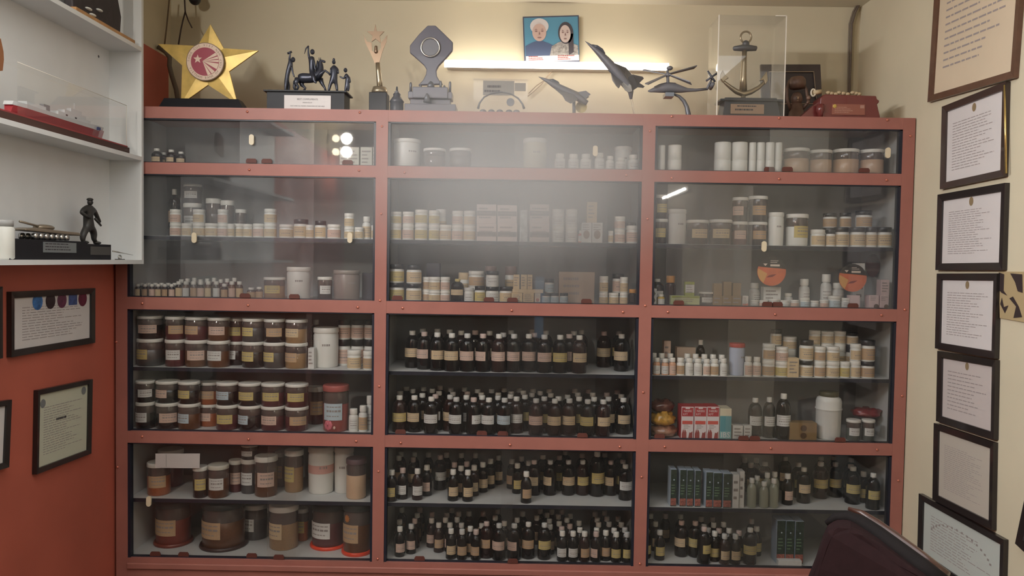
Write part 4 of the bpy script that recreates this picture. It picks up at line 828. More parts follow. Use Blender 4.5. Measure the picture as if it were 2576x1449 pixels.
man('rider', [[(1800,650,30),(1795,590,28),(1795,530,30),(1798,480,26),(1803,448,11)], [3,(1768,470,14),(1757,415,10),(1757,345,8)], [3,(1828,520,12,-.012),(1840,590,11,-.014),(1850,620,9,-.014)], [0,(1830,690,22,-.024),(1840,745,14,-.026),(1868,765,11,-.028)]], (1806, 405), 25)
part('sword', MB().tube(qY(Y-.005, ox, oy, s, [(1762,335),(1730,365),(1714,425)]), [.004, .003, .001]), bronze, t)
man('foot_soldier', [[(1515,690,22),(1530,630,24),(1545,570,25),(1560,530,20),(1573,512,10)], [3,(1545,480,12),(1553,440,9),(1555,405,8)], [3,(1575,590,11),(1585,640,9),(1602,685,7)], [0,(1512,770,18,-.008),(1505,845,11,-.008),(1530,852,8,-.012)], [0,(1530,770,18,.01),(1525,845,11,.01)]], (1590, 492), 24)
part('hammer', MB().tube(qY(Y-.005, ox, oy, s, [(1525,420),(1572,400)]), .005), bronze, t)
man('foot_soldier', [[(2040,690,32),(2048,630,34),(2048,575,30),(2046,545,10)], [2,(2012,590,12),(2008,650,11),(2030,690,9)], [2,(2085,600,12),(2092,650,10)], [0,(2005,765,17,-.004),(1985,845,12,-.004)], [0,(2068,765,17,.004),(2078,840,12,.004)]], (2045, 520), 20, [(2045, 495, 14, 1.5)])
man('foot_soldier', [[(2192,760,22),(2198,705,26),(2188,665,18),(2178,640,9)], [2,(2150,700,10),(2105,675,7)], [0,(2180,800,18),(2170,850,12)], [0,(2205,800,16),(2200,845,10)], [1,(2220,700,14),(2222,750,10)]], (2175, 610), 21)
part('ground', MB().ball((atY(775, 233, Y).x, Y, zs-.001), .17, sy=.16, sz=.035).ball((atY(800, 233, Y).x, Y+.02, zs-.001), .1, sy=.2, sz=.05), bronze, t)
# flame and star trophy
Y = 3.60; ox, oy, s = 880, 30, 4.293
t = thing('star_cup_trophy', 'slim brass flame trophy topped by a small star, on black block', 'trophy', base_on(954, Y))
tin = mat('tinted_brass', (134, 112, 92), .3, metal=.6)
part('star_topper', MB().prism(qY(Y, ox, oy, s, [(275,130),(292,208),(370,210),(322,258),(333,335),(278,290),(235,320),(245,255),(183,208),(258,208)]), (0, .008, 0)), tin, t)
part('flame_plate', MB().prism(qY(Y+.002, ox, oy, s, [(145,240),(165,330),(215,430),(285,590),(320,540),(350,430),(395,320),(405,248),(335,335),(335,400),(300,420),(285,440),(240,420),(235,330),(185,320)]), (0, .006, 0)), tin, t)
part('figure_topper', fig(Y, ox, oy, s, [[(282,450,20),(282,400,17),(283,362,15)]]), tin, t)
part('stem', MB().tube(qY(Y, ox, oy, s, [(300,550),(308,640),(318,740),(325,830)]), [.010, .011, .013, .014], 14), brass, t)
q0 = atY(ox+320/s, oy+885/s, Y); part('collar', MB().lathe([(85/s*Y/F, q0.z), (85/s*Y/F, q0.z+.012), (70/s*Y/F, q0.z+.03), (1e-6, q0.z+.034)], 28, (q0.x, Y, 0)), brass, t)
part('block', MB().box(atY(932, 250, Y).x, atY(976, 250, Y).x, Y-.04, Y+.04, TOP, q0.z), blackwood, t, bevel=.003)
# small black figurine
Y = 3.60; q = atY(998, 270, Y); t = thing('spired_figurine', 'small black spired figurine between star cup and diamond-shaped trophy', 'figurine', (q.x, Y, TOP))
zt = atY(998, 218, Y).z-TOP
part('body', MB().lathe([(.028, TOP), (.031, TOP+.02), (.031, TOP+zt*.42), (.034, TOP+zt*.45), (.026, TOP+zt*.55), (.016, TOP+zt*.66), (.018, TOP+zt*.72), (.006, TOP+zt*.82), (.003, TOP+zt)], 14, (q.x, Y, 0)), mat('slate_black', (60, 62, 70), .4), t)
part('star_finial', MB().prism([(q.x+(.012 if k % 2 == 0 else .005)*math.sin(PI*k/5), Y-.014, TOP+zt*.78+(.012 if k % 2 == 0 else .005)*math.cos(PI*k/5)) for k in range(10)], (0, .005, 0)), mat('slate_black', (60, 62, 70), .4), t)
# big diamond trophy on fort base
Y = 3.60; t = thing('diamond_trophy', 'large grey diamond-shaped trophy with round medallion on a fort-like base', 'trophy', base_on(1085, Y))
dm = mat('slate_lacquer', (92, 90, 100), .35, coat=.3)
ol = qY(Y, ox, oy, s, [(840,145),(925,145),(1020,235),(1112,325),(1112,415),(1020,520),(960,580),(935,630),(940,690),(965,735),(1005,780),(735,790),(790,735),(822,670),(828,620),(800,575),(740,520),(648,440),(648,360),(745,240)])
part('diamond_plate', MB().prism(ol, (0, .02, 0)), dm, t, bevel=.004)
c = atY(ox+870/s, oy+385/s, Y); k = Y/F/s
ring = [(c.x+98*k*math.cos(2*PI*j/32), Y-.004, c.z+98*k*math.sin(2*PI*j/32)) for j in range(32)]
part('medallion', disk(c, 90*k, Y-.004, Y), mat('slate_medal', (110, 110, 116), .3, coat=.4), t); part('medallion_ring', MB().tube(ring, .005, 8, closed=True), silver, t)
zz = lambda y: atY(1085, oy+y/s, Y).z; xx = lambda x: atY(ox+x/s, 270, Y).x
fb = MB(); fb.box(xx(690), xx(1065), Y-.05, Y+.05, zz(955), zz(835)); fb.box(xx(640), xx(1110), Y-.04, Y+.04, zz(955), zz(880)); fb.box(xx(660), xx(1090), Y-.03, Y+.03, zz(1020), zz(955)); fb.box(xx(610), xx(1155), Y-.06, Y+.06, TOP, zz(1020))
part('fort_base', fb, dm, t, bevel=.003)
for px_, z0, z1 in [(665, 860, 785), (770, 840, 808), (985, 840, 765), (1085, 860, 770), (1025, 850, 812)]:
    part('post', MB().lathe([(.006, zz(z0)-.01), (.006, zz(z1)-.006), (.0045, zz(z1)), (1e-6, zz(z1)+.004)], 12, (xx(px_), Y-.03, 0)), pewter, t)
part('central_cone', MB().lathe([(.018, zz(840)), (.016, zz(800)), (.006, zz(768))], 16, (xx(880), Y-.03, 0)), pewter, t)
part('front_cone', MB().lathe([(.018, zz(1005)), (.008, zz(930)), (.004, zz(915))], 14, (xx(850), Y-.065, 0)), pewter, t)
# clear block award with arch
Y = 3.60; t = thing('acrylic_award', 'clear acrylic award with grey name plate and thin arch, left of jets', 'award', base_on(1259, Y))
a = atY(ox+1340/s, oy+730/s, Y); b = atY(ox+1915/s, oy+1075/s, Y)
part('clear_block', MB().box(a.x, b.x, Y-.022, Y+.022, TOP, a.z), acryl, t)
a2 = atY(ox+1440/s, oy+740/s, Y-.03); b2 = atY(ox+1775/s, oy+900/s, Y-.03)
pl = part('name_plate', MB().box(a2.x, b2.x, Y-.027, Y-.023, b2.z, a2.z), mat('grey_plate', (128, 124, 118), .5), t)
m = MB(); m.dashes((a2.x+.02, Y-.0274, a2.z-.024), (1, 0, 0), (0, 0, 1), .09, .016, 1, seed=7, th=.7); m.dashes((a2.x+.006, Y-.0274, a2.z-.045), (1, 0, 0), (0, 0, 1), .11, .014, 1, seed=3, th=.7); part('lettering', m, ink, pl)
part('corner_block', MB().box(atY(ox+1780/s, 220, Y-.03).x, atY(ox+1900/s, 220, Y-.03).x, Y-.027, Y-.023, atY(1300, oy+850/s, Y-.03).z, atY(1300, oy+765/s, Y-.03).z), mat('grey_plate', (128, 124, 118), .5), t)
zb = TOP+.008; ar = [(atY(ox+x/s, oy+y/s, Y-.03)) for x, y in [(1385,1045),(1400,985),(1450,920),(1530,880),(1640,865),(1740,885),(1820,935),(1865,995),(1882,1045)]]
part('arch', MB().tube(ar, [.006, .004, .0035, .003, .003, .003, .0035, .004, .006], 8), pewter, t)
part('small_disc', disk(atY(ox+1735/s, oy+975/s, Y-.03), .018, Y-.034, Y-.028), pewter, t)
for px_ in (1440, 1530, 1620, 1720, 1800): part('pebble', MB().ball((atY(ox+px_/s, 280, Y-.03).x, Y-.036, TOP+.012), .016, sz=.7), pewter, t)
# jets
ox, oy, s = 1300, 30, 4.770
Y = 3.62; t = thing('model_jet', 'smaller grey model fighter jet on disc stand, nose up to left', 'model aircraft', base_on(1444, Y)); k = Y/F/s
jg = mat('jet_grey', (108, 108, 114), .4, noise=.08, nscale=30); jd = mat('canopy_dark', (74, 78, 88), .15, coat=.5)
def fus(Y, pts, rs, dy=0): return MB().tube([p+Vector((0, dy, 0)) for p in qY(Y, ox, oy, s, pts)], [r*Y/F/s for r in rs], 16)
part('fuselage', fus(Y, [(262,778),(310,800),(370,828),(450,875),(560,935),(690,1005),(780,1055),(845,1095)], [2,14,25,38,44,44,40,30]), jg, t)
part('canopy', fus(Y, [(375,812),(430,825),(490,855),(520,885)], [4,24,22,6]), jd, t)
part('wing', MB().prism([p+Vector((0, d, 0)) for p, d in zip(qY(Y, ox, oy, s, [(450,935),(540,1040),(570,1110),(630,1148),(665,1125),(720,1080),(680,980)]), [-.02,-.06,-.08,-.09,-.08,-.04,-.01])], (0, .004, .002)), jg, t)
part('wing', MB().prism([p+Vector((0, d, 0)) for p, d in zip(qY(Y, ox, oy, s, [(520,865),(640,905),(740,935),(850,960),(885,985),(830,1030),(700,1000)]), [.01,.04,.05,.07,.07,.04,.01])], (0, .004, .003)), jg, t)
part('tail_fin', MB().prism(qY(Y+.01, ox, oy, s, [(740,960),(830,945),(888,988),(835,1030),(850,1085),(800,1060)]), (0, .004, 0)), jg, t)
part('stand', MB().tube([atY(ox+685/s, oy+1060/s, Y), (atY(ox+690/s, 280, Y).x, Y, TOP+.005)], .008).lathe([(.05, TOP), (.05, TOP+.004), (.01, TOP+.007)], 24, (atY(ox+690/s, 280, Y).x, Y, 0)), pewter, t)
part('emblem_disc', disk(atY(ox+775/s, oy+1140/s, Y+.02), 68*k, Y+.02, Y+.024), LAB['yellow'], t)
Y = 3.66; t = thing('model_jet', 'larger grey model fighter jet climbing steeply in front of the tube light', 'model aircraft', base_on(1575, Y))
part('fuselage', fus(Y, [(818,350),(860,382),(930,440),(1000,505),(1070,580),(1150,670),(1250,790),(1330,890),(1368,960),(1370,1045)], [2,12,26,38,48,56,60,52,34,16]), jg, t)
part('canopy', fus(Y, [(900,395),(960,420),(1020,462),(1060,505)], [4,20,20,5], -.004), jd, t)
part('wing', MB().prism([p+Vector((0, d, 0)) for p, d in zip(qY(Y, ox, oy, s, [(1150,610),(1190,608),(1335,635),(1410,675),(1455,710),(1400,738),(1290,770)]), [0,.02,.06,.10,.12,.10,.02])], (0, .005, .003)), jg, t)
part('wing', MB().prism([p+Vector((0, d, 0)) for p, d in zip(qY(Y, ox, oy, s, [(1085,690),(1122,745),(1132,850),(1160,935),(1187,972),(1203,955),(1245,875),(1270,840)]), [0,-.02,-.05,-.09,-.10,-.09,-.04,-.01])], (0, .005, 0)), jg, t)
part('tailplane', MB().prism([p+Vector((0, d, 0)) for p, d in zip(qY(Y, ox, oy, s, [(1330,790),(1400,738),(1535,740),(1552,762),(1492,822),(1562,858),(1540,882),(1465,885),(1400,935)]), [0,.02,.06,.06,.05,.06,.05,.03,.01])], (0, .005, 0)), jg, t)
part('tail_fin', MB().prism(qY(Y-.02, ox, oy, s, [(1255,860),(1300,830),(1372,880),(1385,950),(1345,965),(1300,940)]), (0, .004, 0)), mat('jet_light', (150, 148, 144), .3), t)
part('base', MB().hexa([(atY(1537, 285, Y).x, Y-.05, TOP), (atY(1607, 285, Y).x, Y-.05, TOP), (atY(1607, 285, Y).x, Y+.05, TOP), (atY(1537, 285, Y).x, Y+.05, TOP), (atY(1545, 285, Y).x, Y-.04, TOP+.014), (atY(1600, 285, Y).x, Y-.04, TOP+.014), (atY(1600, 285, Y).x, Y+.04, TOP+.014), (atY(1545, 285, Y).x, Y+.04, TOP+.014)]), pewter, t)
part('clear_rod', MB().tube([atY(ox+1360/s, oy+960/s, Y), (atY(ox+1420/s, 280, Y).x, Y, TOP+.012)], .005), acryl, t)
# helicopter
Y = 3.575; t = thing('model_helicopter', 'grey model attack helicopter with four rotor blades on curved stand', 'model aircraft', base_on(1735, Y))
part('fuselage', fus(Y, [(1575,950),(1600,948),(1640,938),(1700,925),(1800,912),(1900,915),(1980,930),(2050,938),(2150,938),(2285,925)], [8,18,28,44,58,56,40,24,18,14]), jg, t)
part('cockpit', fus(Y, [(1650,900),(1720,880),(1800,865),(1900,870),(1945,890)], [6,18,22,20,8]), jd, t)
part('tail_fin', fus(Y, [(2280,930),(2300,890),(2330,830),(2345,790)], [16,16,13,8]), jg, t); part('stabiliser', MB().tube([p+Vector((0, d, 0)) for p, d in zip(qY(Y, ox, oy, s, [(2335,880),(2345,900)]), (-.03, .03))], .009), jg, t)
tr_ = part('tail_rotor', MB().tube(qY(Y-.012, ox, oy, s, [(2290,708),(2380,840)]), .0048, 6).tube(qY(Y-.012, ox, oy, s, [(2410,732),(2272,828)]), .0048, 6), jd, t)
part('rotor_mast', MB().tube(qY(Y, ox, oy, s, [(1815,880),(1812,800),(1808,700)]), [.008, .007, .006], 10).ball(atY(ox+1812/s, oy+755/s, Y), .012), jg, t)
part('radome', MB().ball(atY(ox+1835/s, oy+675/s, Y), 38*Y/F/s, sz=.7), jg, t)
for x, y, dy in [(2145,668,.06), (2088,862,-.06), (1558,872,-.06), (1522,702,.06)]:
    a = atY(ox+1812/s, oy+755/s, Y); b = atY(ox+x/s, oy+y/s, Y+dy); d = (b-a); u = d.cross(Vector((0, 0, 1))).normalized()*.012+Vector((0, 0, .004))
    part('rotor_blade', MB().hexa([a-u*.5, a+u*.5, b+u, b-u, a-u*.5+Vector((0, 0, .004)), a+u*.5+Vector((0, 0, .004)), b+u+Vector((0, 0, .005)), b-u+Vector((0, 0, .005))]), jg, t)
q = atY(ox+1820/s, oy+1008/s, Y); part('gun_pod', MB().box(q.x-.02, q.x+.02, Y-.03, Y+.03, q.z-.008, q.z+.01), jd, t)
part('curved_stand', MB().tube(qY(Y, ox, oy, s, [(1880,985),(1950,1015),(2005,1070),(2040,1140),(2058,1225)])+[Vector((atY(ox+2060/s, 290, Y).x, Y, TOP+.002))], [.005, .007, .009, .010, .012, .012], 10), pewter, t)
# anchor in clear case
ox, oy, s = 1750, 20, 4.684; Y = 3.625; k = Y/F/s
t = thing('anchor_trophy', 'brass ship anchor trophy on black plinth inside the tall clear case', 'trophy', base_on(1880, Y))
cr = atY(ox+592/s, oy+345/s, Y); part('ring', MB().tube([(cr.x+62*k*math.cos(2*PI*j/24), Y, cr.z+66*k*math.sin(2*PI*j/24)) for j in range(24)], 11*k, 8, closed=True), brass, t)
part('stock', MB().tube(qY(Y, ox, oy, s, [(438,482),(450,478),(560,470),(600,470),(715,478),(722,482)]), [.004, 26*k, 40*k, 40*k, 28*k, .004], 14), pewter, t); part('eye', MB().ball(atY(ox+590/s, oy+425/s, Y), 42*k), pewter, t)
part('shank', MB().tube(qY(Y, ox, oy, s, [(575,490),(570,650),(562,820),(560,985)]), [28*k, 30*k, 36*k, 44*k], 12), brass, t)
part('arms', MB().tube(qY(Y, ox, oy, s, [(312,850),(350,885),(410,935),(480,985),(560,1015),(650,990),(740,940),(800,885),(835,830)]), [8*k, 18*k, 24*k, 30*k, 36*k, 30*k, 24*k, 18*k, 8*k], 12), brass, t)
for sx_ in ([(315,735),(345,800),(385,830),(350,850),(318,880),(295,840),(292,790)], [(832,750),(838,800),(845,860),(815,905),(800,850),(750,860),(790,810)]):
    part('fluke', MB().prism([p+Vector((0, -.01, 0)) for p in qY(Y, ox, oy, s, sx_)], (0, .018, 0)), brass, t, bevel=.002)
part('foot', MB().lathe([(.012, 0), (.010, .02), (.013, .03)], 12, (atY(ox+560/s, 250, Y).x, Y, atY(1870, oy+1080/s, Y).z)), brass, t)
za = atY(1870, oy+1082/s, Y).z; xa, xb = atY(ox+285/s, 270, Y).x, atY(ox+965/s, 270, Y).x
part('plinth', MB().hexa([(xa, Y-.05, TOP), (xb, Y-.05, TOP), (xb, Y+.05, TOP), (xa, Y+.05, TOP), (xa+.012, Y-.045, za), (xb-.02, Y-.045, za), (xb-.02, Y+.045, za), (xa+.012, Y+.045, za)]).box(xa-.012, xb+.008, Y-.058, Y+.058, za-.016, za-.008), mat('dark_slate_wood', (40, 46, 56), .4, coat=.3), t)
a = atY(ox+415/s, oy+1130/s, Y-.056); b = atY(ox+805/s, oy+1250/s, Y-.056)
pl = part('plaque', MB().box(a.x, b.x, Y-.0545, Y-.050, b.z, a.z), mat('copper_plaque', (160, 132, 108), .4), t)
m = MB(); m.dashes((a.x+.03, Y-.055, a.z-.006), (1, 0, 0), (0, 0, 1), .09, .012, 1, seed=2, th=.5); m.dashes((a.x+.02, Y-.055, (a.z+b.z)/2), (1, 0, 0), (0, 0, 1), .11, .014, 1, seed=9, th=.55); part('lettering', m, ink, pl)
YF_, YBk = Y-.085, Y+.10; xl, xr, zt = atY(1805, 200, YF_).x, atY(1974, 200, YF_).x, atY(1890, 40, YF_).z
t = thing('clear_case', 'tall clear acrylic display case standing over the anchor trophy', 'display case', ((xl+xr)/2, Y, TOP))
for nm, bx in [('front_panel', (xl, xr, YF_, YF_+.003, TOP, zt)), ('back_panel', (xl, xr, YBk-.003, YBk, TOP, zt)), ('side_panel', (xl, xl+.003, YF_+.003, YBk-.003, TOP, zt)), ('side_panel', (xr-.003, xr, YF_+.003, YBk-.003, TOP, zt)), ('top_panel', (xl, xr, YF_, YBk, zt, zt+.003))]:
    part(nm, MB().box(*bx), acryl, t)
eg = mat('acrylic_edge', (232, 226, 214), .3)
m = MB()
for x in (xl, xr): m.box(x-.002, x+.002, YF_-.002, YF_+.002, TOP, zt+.003)
m.box(xr-.05, xr, YF_-.002, YF_+.002, zt, zt+.004)
part('polished_edge', m, eg, t)
# framed picture, wooden figure and maroon cannon trophy
Y = 3.86; t = thing('framed_relief', 'dark framed panel leaning behind the clear case and wooden figure', 'picture frame', base_on(1990, Y))
fo = qY(Y, ox, oy, s, [(770,665),(1470,665),(1512,1200),(800,1200)]); fi = qY(Y, ox, oy, s, [(862,752),(1388,752),(1425,1130),(890,1130)])
for p in (fo[2], fo[3]): p.z = TOP
m = MB()
for i in range(4): m.hexa([fo[i], fo[(i+1) % 4], fi[(i+1) % 4], fi[i], fo[i]+Vector((0, .02, 0)), fo[(i+1) % 4]+Vector((0, .02, 0)), fi[(i+1) % 4]+Vector((0, .02, 0)), fi[i]+Vector((0, .02, 0))])
part('frame', m, mat('dark_frame', (66, 56, 56), .4, coat=.3), t)
part('inner_trim', MB().tube([p+Vector((0, -.002, 0)) for p in fi], .003, 6, closed=True), mat('pale_trim', (166, 146, 124), .5), t)
part('dark_panel', MB().prism([p+Vector((0, .008, 0)) for p in fi], (0, .004, 0)), mat('panel_dark', (74, 66, 66), .5), t)
Y = 3.72; k = Y/F/s; wd = mat('carved_wood', (110, 84, 70), .45, noise=.2, nscale=20)
t = thing('wooden_figure', 'carved brown wooden figure carrying a drum beside the maroon trophy', 'figurine', base_on(2003, Y))
part('drum', MB().tube(qY(Y, ox, oy, s, [(1195,815),(1195,850),(1195,900),(1195,950)]), [70*k, 96*k, 100*k, 82*k], 18), wd, t)
hd = part('head', MB().ball(atY(ox+1190/s, oy+1070/s, Y), 66*k, sz=1.2), wd, t)
hc = atY(ox+1185/s, oy+1070/s, Y); m = MB().ball((hc.x, Y-64*k, hc.z-.002), .005, sz=1.6)
m.ball((hc.x-.006, Y-56*k, hc.z+.006), .003).ball((hc.x+.006, Y-56*k, hc.z+.006), .003).ball((hc.x, Y-54*k, hc.z-.014), .006, sz=.4, sy=.5); part('face', m, mat('face_light_wood', (166, 134, 104), .4), hd)
part('arms', MB().tube(qY(Y, ox, oy, s, [(1125,1210),(1080,1080),(1075,950),(1110,850)]), [20*k, 20*k, 18*k, 16*k]).tube(qY(Y, ox, oy, s, [(1250,1200),(1330,1110),(1300,960),(1270,880)]), [18*k, 20*k, 18*k, 14*k]), wd, t)
bz_ = atY(ox+1190/s, oy+1130/s, Y); part('robe', MB().lathe([(115*k, TOP), (105*k, TOP+.02), (60*k, bz_.z)], 18, (bz_.x, Y, 0)), wd, t)
Y = 3.575; k = Y/F/s; t = thing('maroon_trophy', 'glossy maroon wooden trophy with plaque and cream beads, rightmost on cabinet', 'trophy', base_on(2140, Y))
bo = qY(Y-.05, ox, oy, s, [(1480,1275),(1465,1130),(1470,1060),(1520,1015),(2130,1035),(2140,1075),(2168,1090),(2160,1120),(2140,1130),(2182,1275)]); bo[0].z = bo[-1].z = TOP
part('body', MB().prism(bo, (0, .09, 0)), maroon, t, bevel=.004)
rp = qY(Y-.03, ox, oy, s, [(1215,1270),(1400,1140),(1475,1085),(1475,1270)]); rp[0].z = rp[3].z = TOP; part('ramp', MB().prism(rp, (0, .05, 0)), maroon, t)
part('corner_post', MB().lathe([(.012, TOP), (.012, TOP+.02), (.018, TOP+.03), (.016, TOP+.06)], 14, (atY(ox+1475/s, 285, Y-.06).x, Y-.052, 0)), maroon, t)
a = atY(ox+1610/s, oy+1130/s, Y-.055); b = atY(ox+1995/s, oy+1262/s, Y-.055); pl = part('plaque', MB().box(a.x, b.x, Y-.0535, Y-.050, max(TOP+.001, b.z), a.z), mat('red_brown_plaque', (140, 86, 72), .4), t)
part('gold_emblem', MB().ball((a.x+.012, Y-.054, a.z-.01), .009, sy=.25), mat('emblem_gold', (190, 160, 80), .4), pl); part('pale_emblem', MB().box(b.x-.022, b.x-.004, Y-.0545, Y-.0535, a.z-.018, a.z-.004), mat('pale_emblem', (170, 130, 116), .5), pl)
part('lettering', MB().dashes((a.x+.012, Y-.0538, a.z-.012), (1, 0, 0), (0, 0, 1), .085, .03, 4, seed=8), mat('light_print', (180, 140, 124), .5), pl)
bm_ = mat('cream_bead', (186, 166, 132), .5)
for i, x in enumerate([1560, 1600, 1650, 1690, 1740, 1790, 1850, 1890, 1925]): part('bead', MB().ball(atY(ox+x/s, oy+(1000+(i % 3)*8)/s, Y-.01), 26*k, sx=1.1, sz=.8), bm_, t)
rc = atY(ox+1382/s, oy+1000/s, Y-.02); part('barrel', MB().tube([rc, atY(ox+1480/s, oy+985/s, Y-.02)], [28*k, 26*k], 14), bm_, t); part('barrel_ring', MB().tube([(rc.x+30*k*math.cos(a_)*.8, rc.y-.004, rc.z+40*k*math.sin(a_)) for a_ in [2*PI*j/18 for j in range(18)]], .004, 8, closed=True), mat('ring_white', (206, 196, 176), .4), t)
part('ball_joint', MB().ball(atY(ox+1330/s, oy+1060/s, Y-.02), 26*k).ball(atY(ox+1320/s, oy+1115/s, Y-.02), 16*k), wd, t)
# ================================================================ back wall
a = atY(1120, 168, 4.09); b = atY(1678, 170, 4.09); rr_ = 10.5*4.09/F
t = thing('tube_light', 'lit white fluorescent tube mounted on the cream wall above the cabinet', 'lamp', (a.x, YB-.03, a.z))
part('batten', MB().box(a.x+.01, b.x-.01, YB-.058, YB-.001, a.z-.009, a.z+.007), whitep, t)
part('tube', MB().tube([(a.x, YB-.07, (a.z+b.z)/2), (b.x, YB-.07, (a.z+b.z)/2)], rr_*.85, 14), mat('tube_glow', (255, 244, 228), emit=7.5), t)
wm = mat('cable_brown', (112, 92, 70), .6)
for i, w_ in enumerate([[(1388, 180), (1378, 190), (1368, 203), (1350, 215), (1330, 235)], [(1388, 180), (1375, 196), (1362, 212), (1345, 228), (1328, 242)]]):
    part('lead_wire', MB().tube([atY(x, y, 4.09) for x, y in w_], .003, 6), mat('lead_beige', (170, 150, 124), .6), t)
q = [atY(x, y, YB-.03) for x, y in ((1315, 42), (1456, 38), (1458, 156), (1319, 158))]; t = thing('portrait_picture', 'blue portrait print of white-haired man and long-haired woman above the tube', 'picture', ((q[2].x+q[3].x)/2, YB-.03, q[2].z))
part('board', MB().prism(q, (0, .02, 0)), mat('picture_edge', (70, 74, 92), .5), t)
ux = (q[1]-q[0]); uz = (q[0]-q[3])
def pp(u, v, d=.001): p = q[3]+ux*u+uz*v; return (p.x, p.y-d, p.z)
def poly(nm, pts, m, d, par=t): return part(nm, MB().prism([pp(u, v, d) for u, v in pts], (0, .0008, 0)), m, par)
def ell(cu, cv, a, b, n=22, a0=0, a1=2*PI): return [(cu+a*math.cos(a0+(a1-a0)*j/n), cv+b*math.sin(a0+(a1-a0)*j/n)) for j in range(n)]
poly('blue_background', [(.02, .14), (.98, .14), (.98, .97), (.02, .97)], mat('print_blue', (84, 140, 166), .5), .001)
poly('caption_strip', [(.03, .02), (.98, .02), (.98, .14), (.03, .14)], paper, .001)
m = MB(); o_ = pp(.08, .135, .0024); m.dashes(o_, ux, uz, .08, .026, 3, seed=1, th=.5); o_ = pp(.6, .135, .0024); m.dashes(o_, ux, uz, .09, .026, 3, seed=2, th=.5); part('caption_print', m, mat('caption_red', (160, 84, 84), .6), t)
skinp = mat('print_skin_pale', (196, 168, 156), .6); hairg = mat('print_white_hair', (206, 200, 198), .7); shirt = mat('print_navy_shirt', (74, 88, 118), .7); hairb = mat('print_dark_hair', (70, 66, 72), .7); dre = mat('print_dress', (150, 146, 142), .7, noise=.45, nscale=90); feat = mat('print_features', (134, 104, 100), .7)
poly('man_shirt', [(.03, .14), (.03, .36), (.15, .43), (.22, .46), (.34, .46), (.46, .40), (.52, .36), (.54, .14)], shirt, .002)
poly('man_hair', ell(.29, .78, .165, .17), hairg, .003); poly('man_face', ell(.285, .645, .125, .19), skinp, .004)
poly('woman_hair', ell(.755, .62, .135, .24)+[], hairb, .003); poly('woman_hair_length', [(.80, .6), (.89, .6), (.89, .2), (.80, .14)], hairb, .003)
poly('woman_dress', [(.46, .14), (.50, .34), (.62, .42), (.72, .45), (.82, .42), (.97, .34), (.97, .14)], dre, .0025); poly('woman_face', ell(.745, .60, .098, .19), mat('print_skin_fair', (200, 182, 174), .6), .004)
m = MB()
for cx_, cz_, w_, zc in [(.285, .67, .055, .53), (.745, .63, .042, .49)]:
    for sgn in (-1, 1):
        m.prism([pp(u, v, .006) for u, v in ell(cx_+sgn*w_, cz_, w_*.45, .014, 10)], (0, .0008, 0)); m.prism([pp(u, v, .006) for u, v in [(cx_+sgn*w_-w_*.5, cz_+.035), (cx_+sgn*w_+w_*.5, cz_+.035), (cx_+sgn*w_, cz_+.05)]], (0, .0008, 0))
    m.prism([pp(u, v, .006) for u, v in [(cx_-.012, cz_-.07), (cx_+.018, cz_-.07), (cx_, cz_)]], (0, .0008, 0)); m.prism([pp(u, v, .006) for u, v in ell(cx_, zc, w_*.7, .013, 12)], (0, .0008, 0))
part('facial_features', m, feat, t)
# cables
def cable(nm, pts, Y, r, m, label, cat='cable', off=0):
    P_ = [atY(x, y, Y) for x, y in pts]; mb = MB().tube(P_, r, 8); solo(nm, mb, m, label, cat)
cable('wall_cable', [(2170, -5), (2152, 30), (2143, 60), (2141, 110), (2139, 170), (2137, 235), (2137, 300)], 4.09, .006, mat('cable_grey', (104, 92, 82), .6), 'grey-brown cable running down the right corner of the back wall')
cable('wall_cable', [(2166, -5), (2146, 30), (2137, 60), (2135, 110), (2134, 165), (2133, 235), (2133, 300)], 4.095, .005, mat('cable_grey2', (124, 112, 98), .6), 'thinner cable left of the grey-brown one in the back corner')
cable('hanging_wire', [(426, -5), (423, 30), (419, 70), (414, 112)], 4.0, .004, wm, 'thin brown wire hanging straight down beside the gold star', 'wire')
cable('hanging_wire', [(464, -5), (466, 30), (460, 52), (455, 75), (449, 112)], 3.98, .004, mat('wire_dark', (70, 54, 48), .6), 'dark twisted wire with a knot hanging behind the gold star', 'wire')
cable('hanging_wire', [(466, 30), (473, 50), (483, 70)], 3.97, .0035, mat('wire_dark', (70, 54, 48), .6), 'short dark wire branch ending in a plug by gold star', 'wire')
cable('conduit_hose', [(398, 118), (416, 130), (427, 145), (426, 165), (432, 190), (443, 225), (449, 262)], 3.95, .012, mat('hose_grey', (104, 92, 76), .6), 'grey hose bending down behind the left tip of the gold star', 'hose')
q = atY(490, -2, 4.0); t = thing('ceiling_camera', 'small dark round device at the top edge beside hanging wires', 'camera', (q.x, 4.0, q.z)); part('dome', MB().ball(q, .03), blackp, t); part('mount', MB().lathe([(.02, q.z), (.02, ZC-.001)], 12, (q.x, 4.0, 0)), blackp, t)
